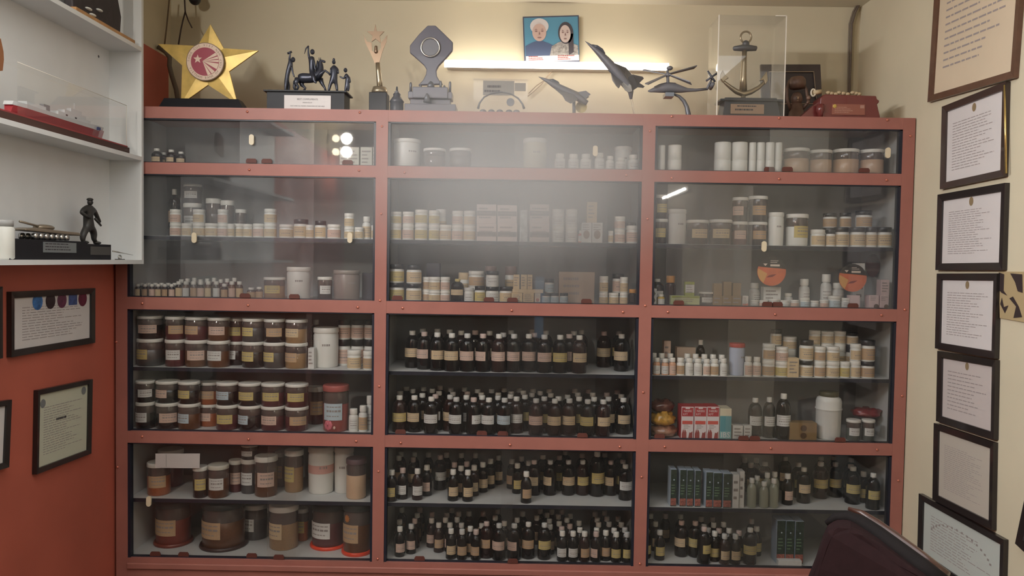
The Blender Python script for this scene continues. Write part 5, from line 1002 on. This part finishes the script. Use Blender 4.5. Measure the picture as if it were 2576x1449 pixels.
# ================================================================ white shelf unit on the left wall
XE = atX(359, 300, XL).x; XE = atY(359, 300, 3.475).x
ze = [atY(359, 131, 3.475).z, atY(357, 405, 3.475).z, atY(357, 664, 3.475).z]
t = thing('wall_shelf', 'white laminate open shelf unit fixed on the left wall beside the cabinet', 'shelf', (XL, 2.6, ze[2]))
part('end_panel', MB().box(XL+.004, XE, 3.465, 3.483, ze[2], 2.75), white_lam, t); part('back_panel', MB().box(XL+.0005, XL+.004, 1.2, 3.483, ze[2], 2.75), white_lam, t)
part('shelf', MB().box(XL+.004, XE, 1.2, 3.4645, ze[2], ze[2]+.018), white_lam, t); part('shelf', MB().box(XL+.004, XE, 1.2, 3.4645, ze[1], ze[1]+.018), white_lam, t); part('shelf', MB().box(XL+.004, XE, 1.2, 3.4645, ze[0], ze[0]+.018), white_lam, t)
q = atX(248, 142, XL+.004); part('screw_cap', MB().ball((XL+.004, q.y, q.z), .006, sx=.4), pewter, t)
s = 3.6227; XS = XL+.078
def xprism(px_pts, X, th, ox=0, oy=0, s=1): return [Vector(p) for p in qX(X, ox, oy, s, px_pts)], th
def ybox(y0, y1, x0, x1, z0, z1): return MB().box(x0, x1, y0, y1, z0, z1)
Z2 = ze[1]+.018
# ship
XS = XE-.05
ya, yb_ = atX(-20, 300, XS).y, atX(320, 370, XS-.0).y
t = thing('model_ship', 'red-hulled white model ship on a dark wood base, middle wall shelf', 'model ship', (XS, 2.9, Z2))
yy0 = atX(2, 280, XS).y; yy1 = atX(323, 370, XE-.02).y
part('wood_base', MB().box(XE-.075, XE-.015, yy0-.15, min(yy1, 3.44), Z2, Z2+.028), mat('ship_base_wood', (70, 46, 40), .4, coat=.3), t); part('base_top', MB().box(XE-.072, XE-.018, yy0-.14, min(yy1, 3.44)-.01, Z2+.028, Z2+.034), mat('red_felt', (150, 60, 62), .6), t)
zt_ = Z2+.034; y0_, y1_ = atX(22, 240, XS).y, atX(262, 322, XS).y; L_ = y1_-y0_
def hull(z0, z1, w0, w1, m, nm, n=10, ys=0, ye=1):
    vs = []; mb = MB()
    for i in range(n+1):
        u = ys+(ye-ys)*i/n; y = y0_+L_*u; f = (1-max(0, (u-.78)/.22)**1.6)*(1-.35*max(0, (.08-u)/.08)); rise = .012*max(0, (u-.7)/.3)
        vs += [(XS-w0*f, y-.02*(1-f), z0+rise*.2), (XS+w0*f, y-.02*(1-f), z0+rise*.2), (XS+w1*f, y, z1+rise), (XS-w1*f, y, z1+rise)]
    fs = [(4*i+j, 4*i+(j+1) % 4, 4*i+4+(j+1) % 4, 4*i+4+j) for i in range(n) for j in range(4)]+[(0, 1, 2, 3), (4*n+3, 4*n+2, 4*n+1, 4*n)]
    mb.add(vs, fs); part(nm, mb, m, t)
hull(zt_+.002, zt_+.030, .016, .024, mat('ship_red', (150, 34, 44), .3, coat=.4), 'red_hull'); hull(zt_+.030, zt_+.044, .024, .026, mat('ship_white', (206, 208, 210), .35), 'white_hull')
sw = mat('ship_white', (206, 208, 210), .35)
def yb2(u0, u1, w_, z0, z1, m=sw, nm='deckhouse'): part(nm, MB().box(XS-w_, XS+w_, y0_+L_*u0, y0_+L_*u1, zt_+z0, zt_+z1), m, t)
yb2(.12, .3, .016, .044, .058); yb2(.42, .78, .017, .044, .060); yb2(.5, .74, .013, .060, .074); yb2(.58, .7, .009, .074, .088); yb2(.30, .36, .008, .044, .07, mat('ship_grey', (130, 132, 136), .4), 'funnel'); yb2(.5, .52, .0175, .05, .056, ink, 'window_row'); yb2(.6, .62, .0175, .05, .056, ink, 'window_row')
part('mast', MB().tube([(XS, y0_+L_*.64, zt_+.086), (XS, y0_+L_*.64, zt_+.115)], .002, 6), sw, t); yb2(.845, .86, .0262, .032, .044, mat('stripe_blue', (50, 64, 120), .4), 'blue_stripe'); yb2(.87, .885, .0235, .034, .045, mat('stripe_blue', (50, 64, 120), .4), 'blue_stripe')
cz0, cz1 = Z2+.034, atX(42, 155, XE-.02).z
c_ = thing('clear_case', 'clear acrylic cover over the red and white model ship', 'display case', (XS, 2.9, cz0))
y2, y3 = atX(44, 160, XE-.02).y, min(3.44, yy1-.015)
part('front_panel', MB().box(XE-.0215, XE-.0195, y2, y3, cz0, cz1), acrylc, c_); part('top_panel', MB().box(XE-.07, XE-.0215, y2, y3, cz1-.002, cz1), acrylc, c_); part('end_panel', MB().box(XE-.07, XE-.0215, y3-.002, y3, cz0, cz1-.002), acrylc, c_)
part('polished_edge', MB().tube([(XE-.0205, y2, cz1), (XE-.0205, y3, cz1)], .0012, 6).tube([(XE-.0205, y3, cz0), (XE-.0205, y3, cz1)], .0012, 6), eg, c_)
# shield at the left edge
X_ = XE-.04; so_ = qX(X_, 0, 0, 1, [(-40, 92), (2, 97), (9, 130), (10, 150), (7, 178), (-40, 182)]); t = thing('wooden_shield', 'brown wooden plaque edge cut off at the far left, on clear case', 'plaque', (X_, so_[0].y, cz1+.0005)); part('board', MB().prism(so_, (-.02, 0, 0)), mat('shield_wood', (140, 88, 54), .4), t)
# dark bird sculpture on the upper shelf
Z1 = ze[0]+.018; X_ = XE-.05; t = thing('dark_sculpture', 'black sculpture with white details on yellowish wooden base, top wall shelf', 'sculpture', (X_, 3.2, Z1))
e0, e1 = atX(190, 20, XE-.015).y, min(3.45, atX(338, 105, XE-.015).y)
part('wooden_base', MB().box(XE-.09, XE-.012, e0, e1, Z1, Z1+.02), mat('honey_wood', (176, 130, 84), .35, noise=.2), t)
m = MB().prism([(X_-.02, e0+.02, Z1+.02), (X_-.02, e1-.08, Z1+.02), (X_-.02, e1-.07, Z1+.10), (X_-.02, e1-.11, Z1+.2), (X_-.02, e1-.08, Z1+.3), (X_-.02, e0+.06, Z1+.3), (X_-.02, e0+.01, Z1+.12)], (.035, 0, 0)); part('dark_body', m, mat('sculpture_black', (48, 42, 46), .6, noise=.3), t, bevel=.006)
m = MB(); 
for a_, b_ in ((.12, .05), (.15, .035), (.2, .07)): m.ball((XE-.032, e0+a_, Z1+b_), .011, sy=1.8, sz=.5)
part('white_detail', m, whitep, t)
# tank, soldier, plaques on the bottom wall shelf
Z3 = ze[2]+.018; ox, oy, s = 0, 380, 4.5275; XT = XE-.012
def yz(x, y, X=XT): p = atX(ox+x/s, oy+y/s, X); return p
t = thing('tank_trophy', 'silver model tank on black wooden plinth with plaque, bottom wall shelf', 'trophy', (XT-.04, 2.9, Z3))
ya, yb_ = yz(110, 1000).y, yz(985, 1100).y; zt_ = yz(600, 1015).z
part('plinth', MB().box(XE-.09, XT, ya, yb_, Z3, zt_), blackwood, t); q0, q1 = yz(490, 1030), yz(865, 1160)
pl = part('plaque', MB().box(XT, XT+.002, q0.y, q1.y, max(Z3+.004, q1.z), q0.z-.001), mat('grey_plaque', (118, 122, 124), .4), t); part('lettering', MB().dashes((XT+.0024, q0.y+.01, q0.z-.004), (0, 1, 0), (0, 0, 1), (q1.y-q0.y)*.85, (q0.z-q1.z)*.8, 3, seed=5), ink, pl)
XK = XE-.05; h0, h1 = yz(200, 925, XK), yz(840, 960, XK); zb_ = zt_
hu = MB().prism([(XK-.03, h0.y-.0, zb_+.030), (XK-.03, h1.y, zb_+.022), (XK-.03, h1.y-.01, zb_+.034), (XK-.03, h0.y+.05, zb_+.042), (XK-.03, h0.y, zb_+.036)], (.06, 0, 0)); tk = mat('tank_brass', (150, 138, 122), .35, metal=.6)
part('hull', hu, tk, t, bevel=.003); tu = yz(500, 880, XK); part('turret', MB().ball((XK, tu.y, zb_+.046), .034, sx=.8, sy=1.5, sz=.35), tk, t)
g0, g1 = yz(380, 875, XK), yz(160, 800, XK); part('barrel', MB().tube([(XK+.005, tu.y-.03, zb_+.048), (XK+.02, g1.y, g1.z)], .004, 10), tk, t)
m = MB(); n_ = 7; l0, l1 = yz(420, 960, XK+.03).y, yz(770, 1000, XK+.03).y
for a_, b_ in ((.018, .032), (-.03, -.018)):
    m = MB()
    for i in range(n_): m.tube([(XK+a_, l0+(l1-l0)*i/(n_-1), zb_+.012), (XK+b_, l0+(l1-l0)*i/(n_-1), zb_+.012)], .0115, 12)
    part('track', m, silver, t)
t = thing('soldier_statuette', 'dark bronze soldier statuette in beret standing on black block with plaque', 'statuette', (XT-.04, yz(1130, 1100).y, Z3))
ya2, yb2_ = yb_+.003, yz(1275, 1100).y; zs_ = yz(1150, 1062).z
part('plinth', MB().box(XE-.09, XT-.004, ya2, yb2_, Z3, zs_), blackwood, t); q0, q1 = yz(1040, 1075), yz(1262, 1185)
part('plaque', MB().box(XT-.004, XT-.002, max(q0.y, ya2), q1.y, max(Z3+.006, q1.z), q0.z-.004), mat('dull_plaque', (74, 72, 70), .5), t)
def figx(X, spec):
    nodes = []; edges = []
    for ch in spec:
        prev = None
        for n in ch:
            if isinstance(n, int): prev = n; continue
            p = atX(ox+n[0]/s, oy+n[1]/s, X); kk = p.y/F/s; p.x += n[3] if len(n) > 3 else 0
            nodes.append((p, n[2]*kk*1.3)); i = len(nodes)-1
            if prev is not None: edges.append((prev, i))
            prev = i
    return skin(nodes, edges, 2)
sb = mat('soldier_bronze', (44, 42, 40), .5, noise=.2, nscale=60)
smb = figx(XE-.05, [[(1008,850,36),(1005,790,44),(1000,720,48),(1005,660,44),(1018,620,16)], [3,(955,665,22),(925,700,19),(948,740,16,.012),(985,762,13,.02)], [3,(1070,675,22),(1105,745,19),(1140,815,14)], [0,(968,905,30),(945,960,30),(940,1010,22),(955,1042,16)], [0,(1055,895,32),(1072,950,30),(1068,1005,22),(1095,1042,16)]])
for _p in (yz(950,1040,XE-.05), yz(1090,1045,XE-.05)): smb.ball((_p.x+.006, _p.y, zs_+.006), .011, sx=1.5, sz=.6)
hq = atX(ox+1026/s, oy+585/s, XE-.05); smb.ball(hq, .0105, sy=1.05, sz=1.3)
for e_ in (-1, 1): smb.ball(hq+Vector((.0095, .004*e_, .002)), .0016)
smb.ball(hq+Vector((.0108, 0, -.002)), .002, sz=1.5)
part('soldier', smb, sb, t)
hp = atX(ox+1025/s, oy+552/s, XE-.05); part('beret', MB().ball(hp, .0125, sy=1.15, sz=.55), sb, t)
rf = yz(1110, 730, XE-.04); part('rifle', MB().tube([yz(1085, 770, XE-.035), yz(1150, 850, XE-.035)], [.006, .004], 8), sb, t)
t = thing('silver_pin', 'small silver needle ornament with ring beside the soldier block', 'ornament', (XT-.03, yz(1400, 1200).y, Z3))
a, b = yz(1285, 1140, XE-.03), yz(1515, 1185, XE-.03); b.y = min(b.y, 3.455); b.z = max(b.z, Z3+.012); part('needle', MB().tube([a, b], [.0035, .001], 8), silver, t); c = yz(1365, 1195, XE-.03)
part('ring', MB().tube([(c.x, c.y+.011*math.cos(2*PI*j/18), Z3+.0115+.008*math.sin(2*PI*j/18)) for j in range(18)], .003, 8, closed=True), silver, t); part('foot', MB().box(c.x-.012, c.x+.012, c.y-.02, c.y+.02, Z3, Z3+.004), silver, t)
p = yz(30, 1180, XE-.045); t = thing('white_jar', 'white plastic jar cut by left edge on the bottom wall shelf', 'jar', (p.x, p.y-.0, Z3)); zt_ = yz(60, 785, XE-.045).z; rj = .036
part('jar_body', MB().lathe([(rj*.9, Z3), (rj, Z3+.006), (rj, zt_-.03), (rj*.85, zt_-.022)], 26, (p.x, p.y, 0)), whitep, t); part('lid', MB().lathe([(rj*.9, zt_-.022), (rj*.92, zt_-.003), (rj*.8, zt_)], 26, (p.x, p.y, 0)), mat('grey_lid', (170, 170, 170), .4), t)
# ================================================================ framed papers on both walls
frm = mat('black_frame', (34, 28, 28), .35, coat=.3); frb = mat('brown_frame', (92, 62, 48), .4, coat=.3, noise=.15); frdk = mat('dark_brown_frame', (54, 40, 34), .4, coat=.3)
def wallframe(side, corners, bar, m, pm, label, nm='framed_certificate', cat='certificate', seed=0, rows=12, art=None, depth=.018, glass=True):
    X = XL if side < 0 else XR; sg = 1 if side < 0 else -1; Xs = X+sg*.001
    P4 = [atX(x, y, Xs+sg*depth) for x, y in corners]    # TL, TR, BR, BL as pictured
    c = sum(P4, Vector())/4; u = ((P4[1]-P4[0])+(P4[2]-P4[3]))/2; v = ((P4[0]-P4[3])+(P4[1]-P4[2]))/2
    u.x = v.x = 0; un = u.normalized(); v = v-un*v.dot(un)
    hu, hv = u.length/2, v.length/2; vn = v.normalized()
    if (un.cross(vn)).x*sg > 0: pass
    def pt(a, b, d): return (Xs+sg*d, c.y+un.y*a+vn.y*b, c.z+un.z*a+vn.z*b)
    t = thing(nm, label, cat, (X, c.y, c.z-hv), 'framed papers on the %s wall' % ('left' if side < 0 else 'right'))
    mb = MB(); a, b, w_ = hu, hv, bar
    for r_ in ([(-a, -b), (a, -b), (a-w_, -b+w_), (-a+w_, -b+w_)], [(a, -b), (a, b), (a-w_, b-w_), (a-w_, -b+w_)], [(a, b), (-a, b), (-a+w_, b-w_), (a-w_, b-w_)], [(-a, b), (-a, -b), (-a+w_, -b+w_), (-a+w_, b-w_)]):
        d2 = depth
        mb.hexa([pt(p, q, 0) for p, q in r_]+[pt(p, q, d2*(1 if i < 2 else .75)) for i, (p, q) in enumerate(r_)])
    part('frame', mb, m, t)
    A, B = a-w_+.002, b-w_+.002
    part('paper', MB().hexa([pt(-A, -B, .002), pt(A, -B, .002), pt(A, B, .002), pt(-A, B, .002), pt(-A, -B, .006), pt(A, -B, .006), pt(A, B, .006), pt(-A, B, .006)]), pm, t)
    ln = MB(); U = Vector((0, un.y, un.z)); V = Vector((0, vn.y, vn.z))
    if rows: ln.dashes(pt(-A*.78, B*.62, .0066), U, V, A*1.56, B*1.35, int(rows*1.3), seed=seed, th=.24)
    if rows: part('printed_text', ln, mat('certificate_ink', (158, 148, 146), .8), t)
    if art: art(t, pt, A, B, U, V)
    return t
def emblem(kind='seal'):
    def f(t, pt, A, B, U, V):
        n = 16; c = pt(0, B*.84, .0068)
        m = MB().add([Vector(c)+U*(A*.07*math.cos(2*PI*j/n))+V*(A*.09*math.sin(2*PI*j/n)) for j in range(n)], [tuple(range(n))]); part('emblem', m, mat('emblem_tan', (140, 120, 90), .6), t)
    return f
def dots(t, pt, A, B, U, V):
    for i, (u, col) in enumerate([(-.42, (60, 110, 170)), (-.1, (40, 24, 30)), (.2, (96, 44, 70)), (.5, (60, 80, 130)), (.78, (90, 24, 50))]):
        c = Vector(pt(A*u, B*.78, .0068)); n = 20
        if i == 3: m = MB().add([c+U*(A*.12*a)+V*(A*.09*b) for a, b in ((-1, -1), (1, -1), (1, 1), (-1, 1))], [(0, 1, 2, 3)])
        else: m = MB().add([c+U*(A*.125*math.cos(2*PI*j/n))+V*(A*.125*math.sin(2*PI*j/n)) for j in range(n)], [tuple(range(n))])
        part('round_picture', m, mat('dot_%d' % i, col, .5, noise=.4, nscale=60), t)
def seals2(t, pt, A, B, U, V):
    for u, v in ((-.82, .72), (.82, .82)):
        c = Vector(pt(A*u, B*v, .0068)); n = 18; part('seal', MB().add([c+U*(A*.1*math.cos(2*PI*j/n))+V*(A*.1*math.sin(2*PI*j/n)) for j in range(n)], [tuple(range(n))]), mat('seal_grey', (120, 122, 122), .6), t)
    part('heading', MB().dashes(pt(-A*.3, B*.2, .0069), U, V, A*.6, B*.08, 1, seed=3, th=.8), ink, t)
def archtext(t, pt, A, B, U, V):
    m = MB()
    for j in range(16):
        a = math.radians(160-140*j/15); c = Vector(pt(A*.8*math.cos(a), B*(-.15)+B*.75*math.sin(a), .0069)); m.add([c-U*.006-V*.004, c+U*.006-V*.004, c+U*.006+V*.004, c-U*.006+V*.004], [(0, 1, 2, 3)])
    part('arched_heading', m, ink2, t)
wallframe(-1, [(29, 735), (240, 724), (240, 863), (29, 898)], .024, frm, paper, 'black-framed wide certificate with a row of round coloured pictures', seed=1, rows=10, art=dots)
wallframe(-1, [(93, 984), (231, 953), (233, 1141), (96, 1191)], .02, frm, mat('greenish_paper', (196, 196, 176), .7), 'black-framed upright certificate with two small seals on left wall', seed=2, rows=16, art=seals2)
wallframe(-1, [(-170, 1035), (27, 1008), (27, 1172), (-170, 1235)], .02, frm, paper, 'black-framed paper cut by left edge, lower on terracotta wall', seed=3, rows=0)
wallframe(-1, [(-200, 728), (7, 722), (8, 900), (-200, 940)], .024, frm, paper, 'black frame sliver at left edge beside the wide certificate', seed=4, rows=0)
RF = [([(2352, -165), (2575, -300), (2562, 184), (2340, 262)], .028, frb, paperc, 'large brown-framed letter, topmost on the right wall', 12, emblem()),
      ([(2363, 270), (2524, 208), (2530, 441), (2370, 476)], .026, frdk, paper, 'dark frame with gold outer edge, second from top on right wall', 14, emblem()),
      ([(2359, 491), (2529, 458), (2520, 681), (2352, 678)], .028, frm, paper, 'black-framed letter with round gold crest, third from top', 16, emblem()),
      ([(2358, 686), (2507, 690), (2502, 900), (2350, 878)], .026, frm, paper, 'black-framed letter with dark wing emblem, fourth from top', 14, emblem()),
      ([(2358, 884), (2506, 905), (2497, 1107), (2354, 1058)], .026, frm, mat('mauve_paper', (196, 186, 182), .7), 'black-framed short letter, fifth from top on the right wall', 9, emblem()),
      ([(2347, 1063), (2499, 1114), (2494, 1333), (2347, 1258)], .026, frm, mat('dim_paper', (186, 178, 166), .7), 'black-framed dense letter, sixth from top on the right wall', 18, None),
      ([(2305, 1245), (2519, 1346), (2525, 1560), (2313, 1395)], .026, frm, mat('green_grey_paper', (190, 196, 190), .7), 'tilted black-framed certificate with arched heading, lowest on right wall', 10, archtext)]
for i, (cn, bar, m, pm, lab, rows, art) in enumerate(RF):
    t = wallframe(1, cn, bar, m, pm, lab, seed=23+i, rows=rows, art=art)
    if i == 1:
        a, b = atX(2527, 214, XR-.02), atX(2531, 436, XR-.02); part('gold_edge', MB().tube([a, b], .0035, 8), mat('gold_edge', (220, 190, 120), .25, metal=.8), t)
q = [atX(x, y, XR-.006) for x, y in ((2513, 683), (2640, 684), (2640, 822), (2515, 800))]; t = thing('photo_print', 'unframed black and cream photo print beside the frames, right edge', 'photo', (XR, q[0].y, q[3].z)); part('print', MB().prism(q, (.005, 0, 0)), mat('photo_cream', (178, 158, 120), .5), t)
def inq(u, v): return q[3]+(q[2]-q[3])*u+(q[0]-q[3])*v-Vector((.001, 0, 0))
m = MB()
for sh in ([(.0, .98), (.12, .95), (.1, .6), (.18, .5), (.05, .55), (0, .6)], [(.25, .98), (.5, .98), (.5, .6), (.4, .62), (.35, .8)], [(.22, .45), (.3, .5), (.42, .3), (.48, .1), (.3, .05), (.36, .3)], [(.02, .3), (.12, .12), (.2, .3), (.1, .25), (.06, .45)], [(.6, .9), (.95, .9), (.95, .2), (.7, .3)]): m.add([inq(u, v) for u, v in sh], [tuple(range(len(sh)))])
part('dark_shapes', m, mat('photo_dark', (52, 40, 40), .6), t)
wallframe(1, [(2563, 1222), (2800, 1370), (2800, 1620), (2574, 1368)], .026, frm, paper, 'black frame corner showing at the lower right picture edge', seed=41, rows=0)
# ================================================================ chair
t = thing('armchair', 'maroon upholstered chair with dark wooden frame in the lower right foreground', 'chair', (.75, 1.72, 0))
def P3(x, y, Y): return atY(x, y, Y)
co_ = [(2020, 1500, 1.78), (2050, 1425, 1.78), (2068, 1370, 1.78), (2082, 1340, 1.78), (2106, 1326, 1.77), (2140, 1328, 1.76), (2175, 1345, 1.74), (2215, 1372, 1.70), (2262, 1408, 1.66), (2330, 1460, 1.60), (2390, 1510, 1.56)]
fr_ = [P3(*p) for p in co_]; lowz = .42
n = len(fr_); m = MB(); dy = Vector((.03, .07, 0)); vs = []
for p in fr_: vs.append(p)
for p in fr_: vs.append(p+dy)
cen = Vector(((fr_[0].x+fr_[-1].x)/2, 1.66, lowz)); L0 = Vector((fr_[0].x, 1.74, lowz)); R0 = Vector((fr_[-1].x, 1.56, lowz))
m.add(vs+[L0, R0, L0+dy, R0+dy], [tuple(range(n))+(2*n+1, 2*n), tuple(range(2*n-1, n-1, -1))+(2*n+2, 2*n+3)]+[(i, i+n, i+n+1, i+1) for i in range(n-1)]+[(0, 2*n, 2*n+2, n), (n-1, 2*n-1, 2*n+3, 2*n+1), (2*n, 2*n+1, 2*n+3, 2*n+2)])
part('backrest', m, mat('maroon_fabric', (34, 19, 21), .9, noise=.15, nscale=60, spec=.15), t, bevel=.012)
path = [(2095, 1322, 1.80), (2118, 1309, 1.80), (2150, 1307, 1.79), (2185, 1320, 1.77), (2225, 1347, 1.73), (2275, 1385, 1.68), (2345, 1438, 1.62), (2410, 1490, 1.57)]
part('padded_edge', MB().tube([P3(x, y+9, Y_)+Vector((0, .04, 0)) for x, y, Y_ in path], [.006, .012, .016, .018, .019, .020, .021, .021], 12), mat('black_piping', (20, 16, 17), .8, spec=.2), t)
part('wooden_frame', MB().tube([P3(x+10, y-4, Y_)+Vector((.006, .07, 0)) for x, y, Y_ in path[2:]], [.004, .008, .011, .013, .014, .014], 12), mat('chair_wood', (60, 34, 26), .35, coat=.3), t)
m = MB(); m.box(L0.x-.02, R0.x+.05, 1.2, 1.72, .38, .46); part('seat', m, mat('maroon_fabric', (50, 26, 29), .8), t, bevel=.02)
for x_, y_ in ((L0.x, 1.24), (R0.x, 1.24), (L0.x, 1.68), (R0.x, 1.68)): part('leg', MB().box(x_-.02, x_+.02, y_-.02, y_+.02, 0, .38), MATS['chair_wood'], t)
# ================================================================ scattering volume added to stand in for lens glare over the upper middle bay
def haze(label, c, rx, ry, rz, dens):
    m = bpy.data.materials.new('haze'); m.use_nodes = True; nt = m.node_tree; nt.nodes.clear(); N = nt.nodes.new; L = nt.links.new
    out = N('ShaderNodeOutputMaterial'); v = N('ShaderNodeVolumeScatter'); v.inputs['Color'].default_value = (.93, .98, 1, 1); v.inputs['Anisotropy'].default_value = 0
    tc = N('ShaderNodeTexCoord'); ln = N('ShaderNodeVectorMath'); ln.operation = 'LENGTH'; L(tc.outputs['Object'], ln.inputs[0])
    mr = N('ShaderNodeMapRange'); mr.interpolation_type = 'SMOOTHERSTEP'; mr.inputs[1].default_value = 0; mr.inputs[2].default_value = 1; mr.inputs[3].default_value = dens; mr.inputs[4].default_value = 0
    L(ln.outputs['Value'], mr.inputs[0]); L(mr.outputs[0], v.inputs['Density']); L(v.outputs[0], out.inputs['Volume'])
    o = bpy.data.objects.new('haze', MB().ball((0, 0, 0), 1.0, seg=32).mesh('haze', m)); C.objects.link(o)
    o.location = c; o.scale = (rx, ry, rz); o['label'] = label; o['category'] = 'haze'; o['kind'] = 'stuff'
c = atY(1300, 440, 3.36)
haze('pale grey volume standing in for lens glare over the upper middle bay', c, 1.1, .34, .64, 2.9)
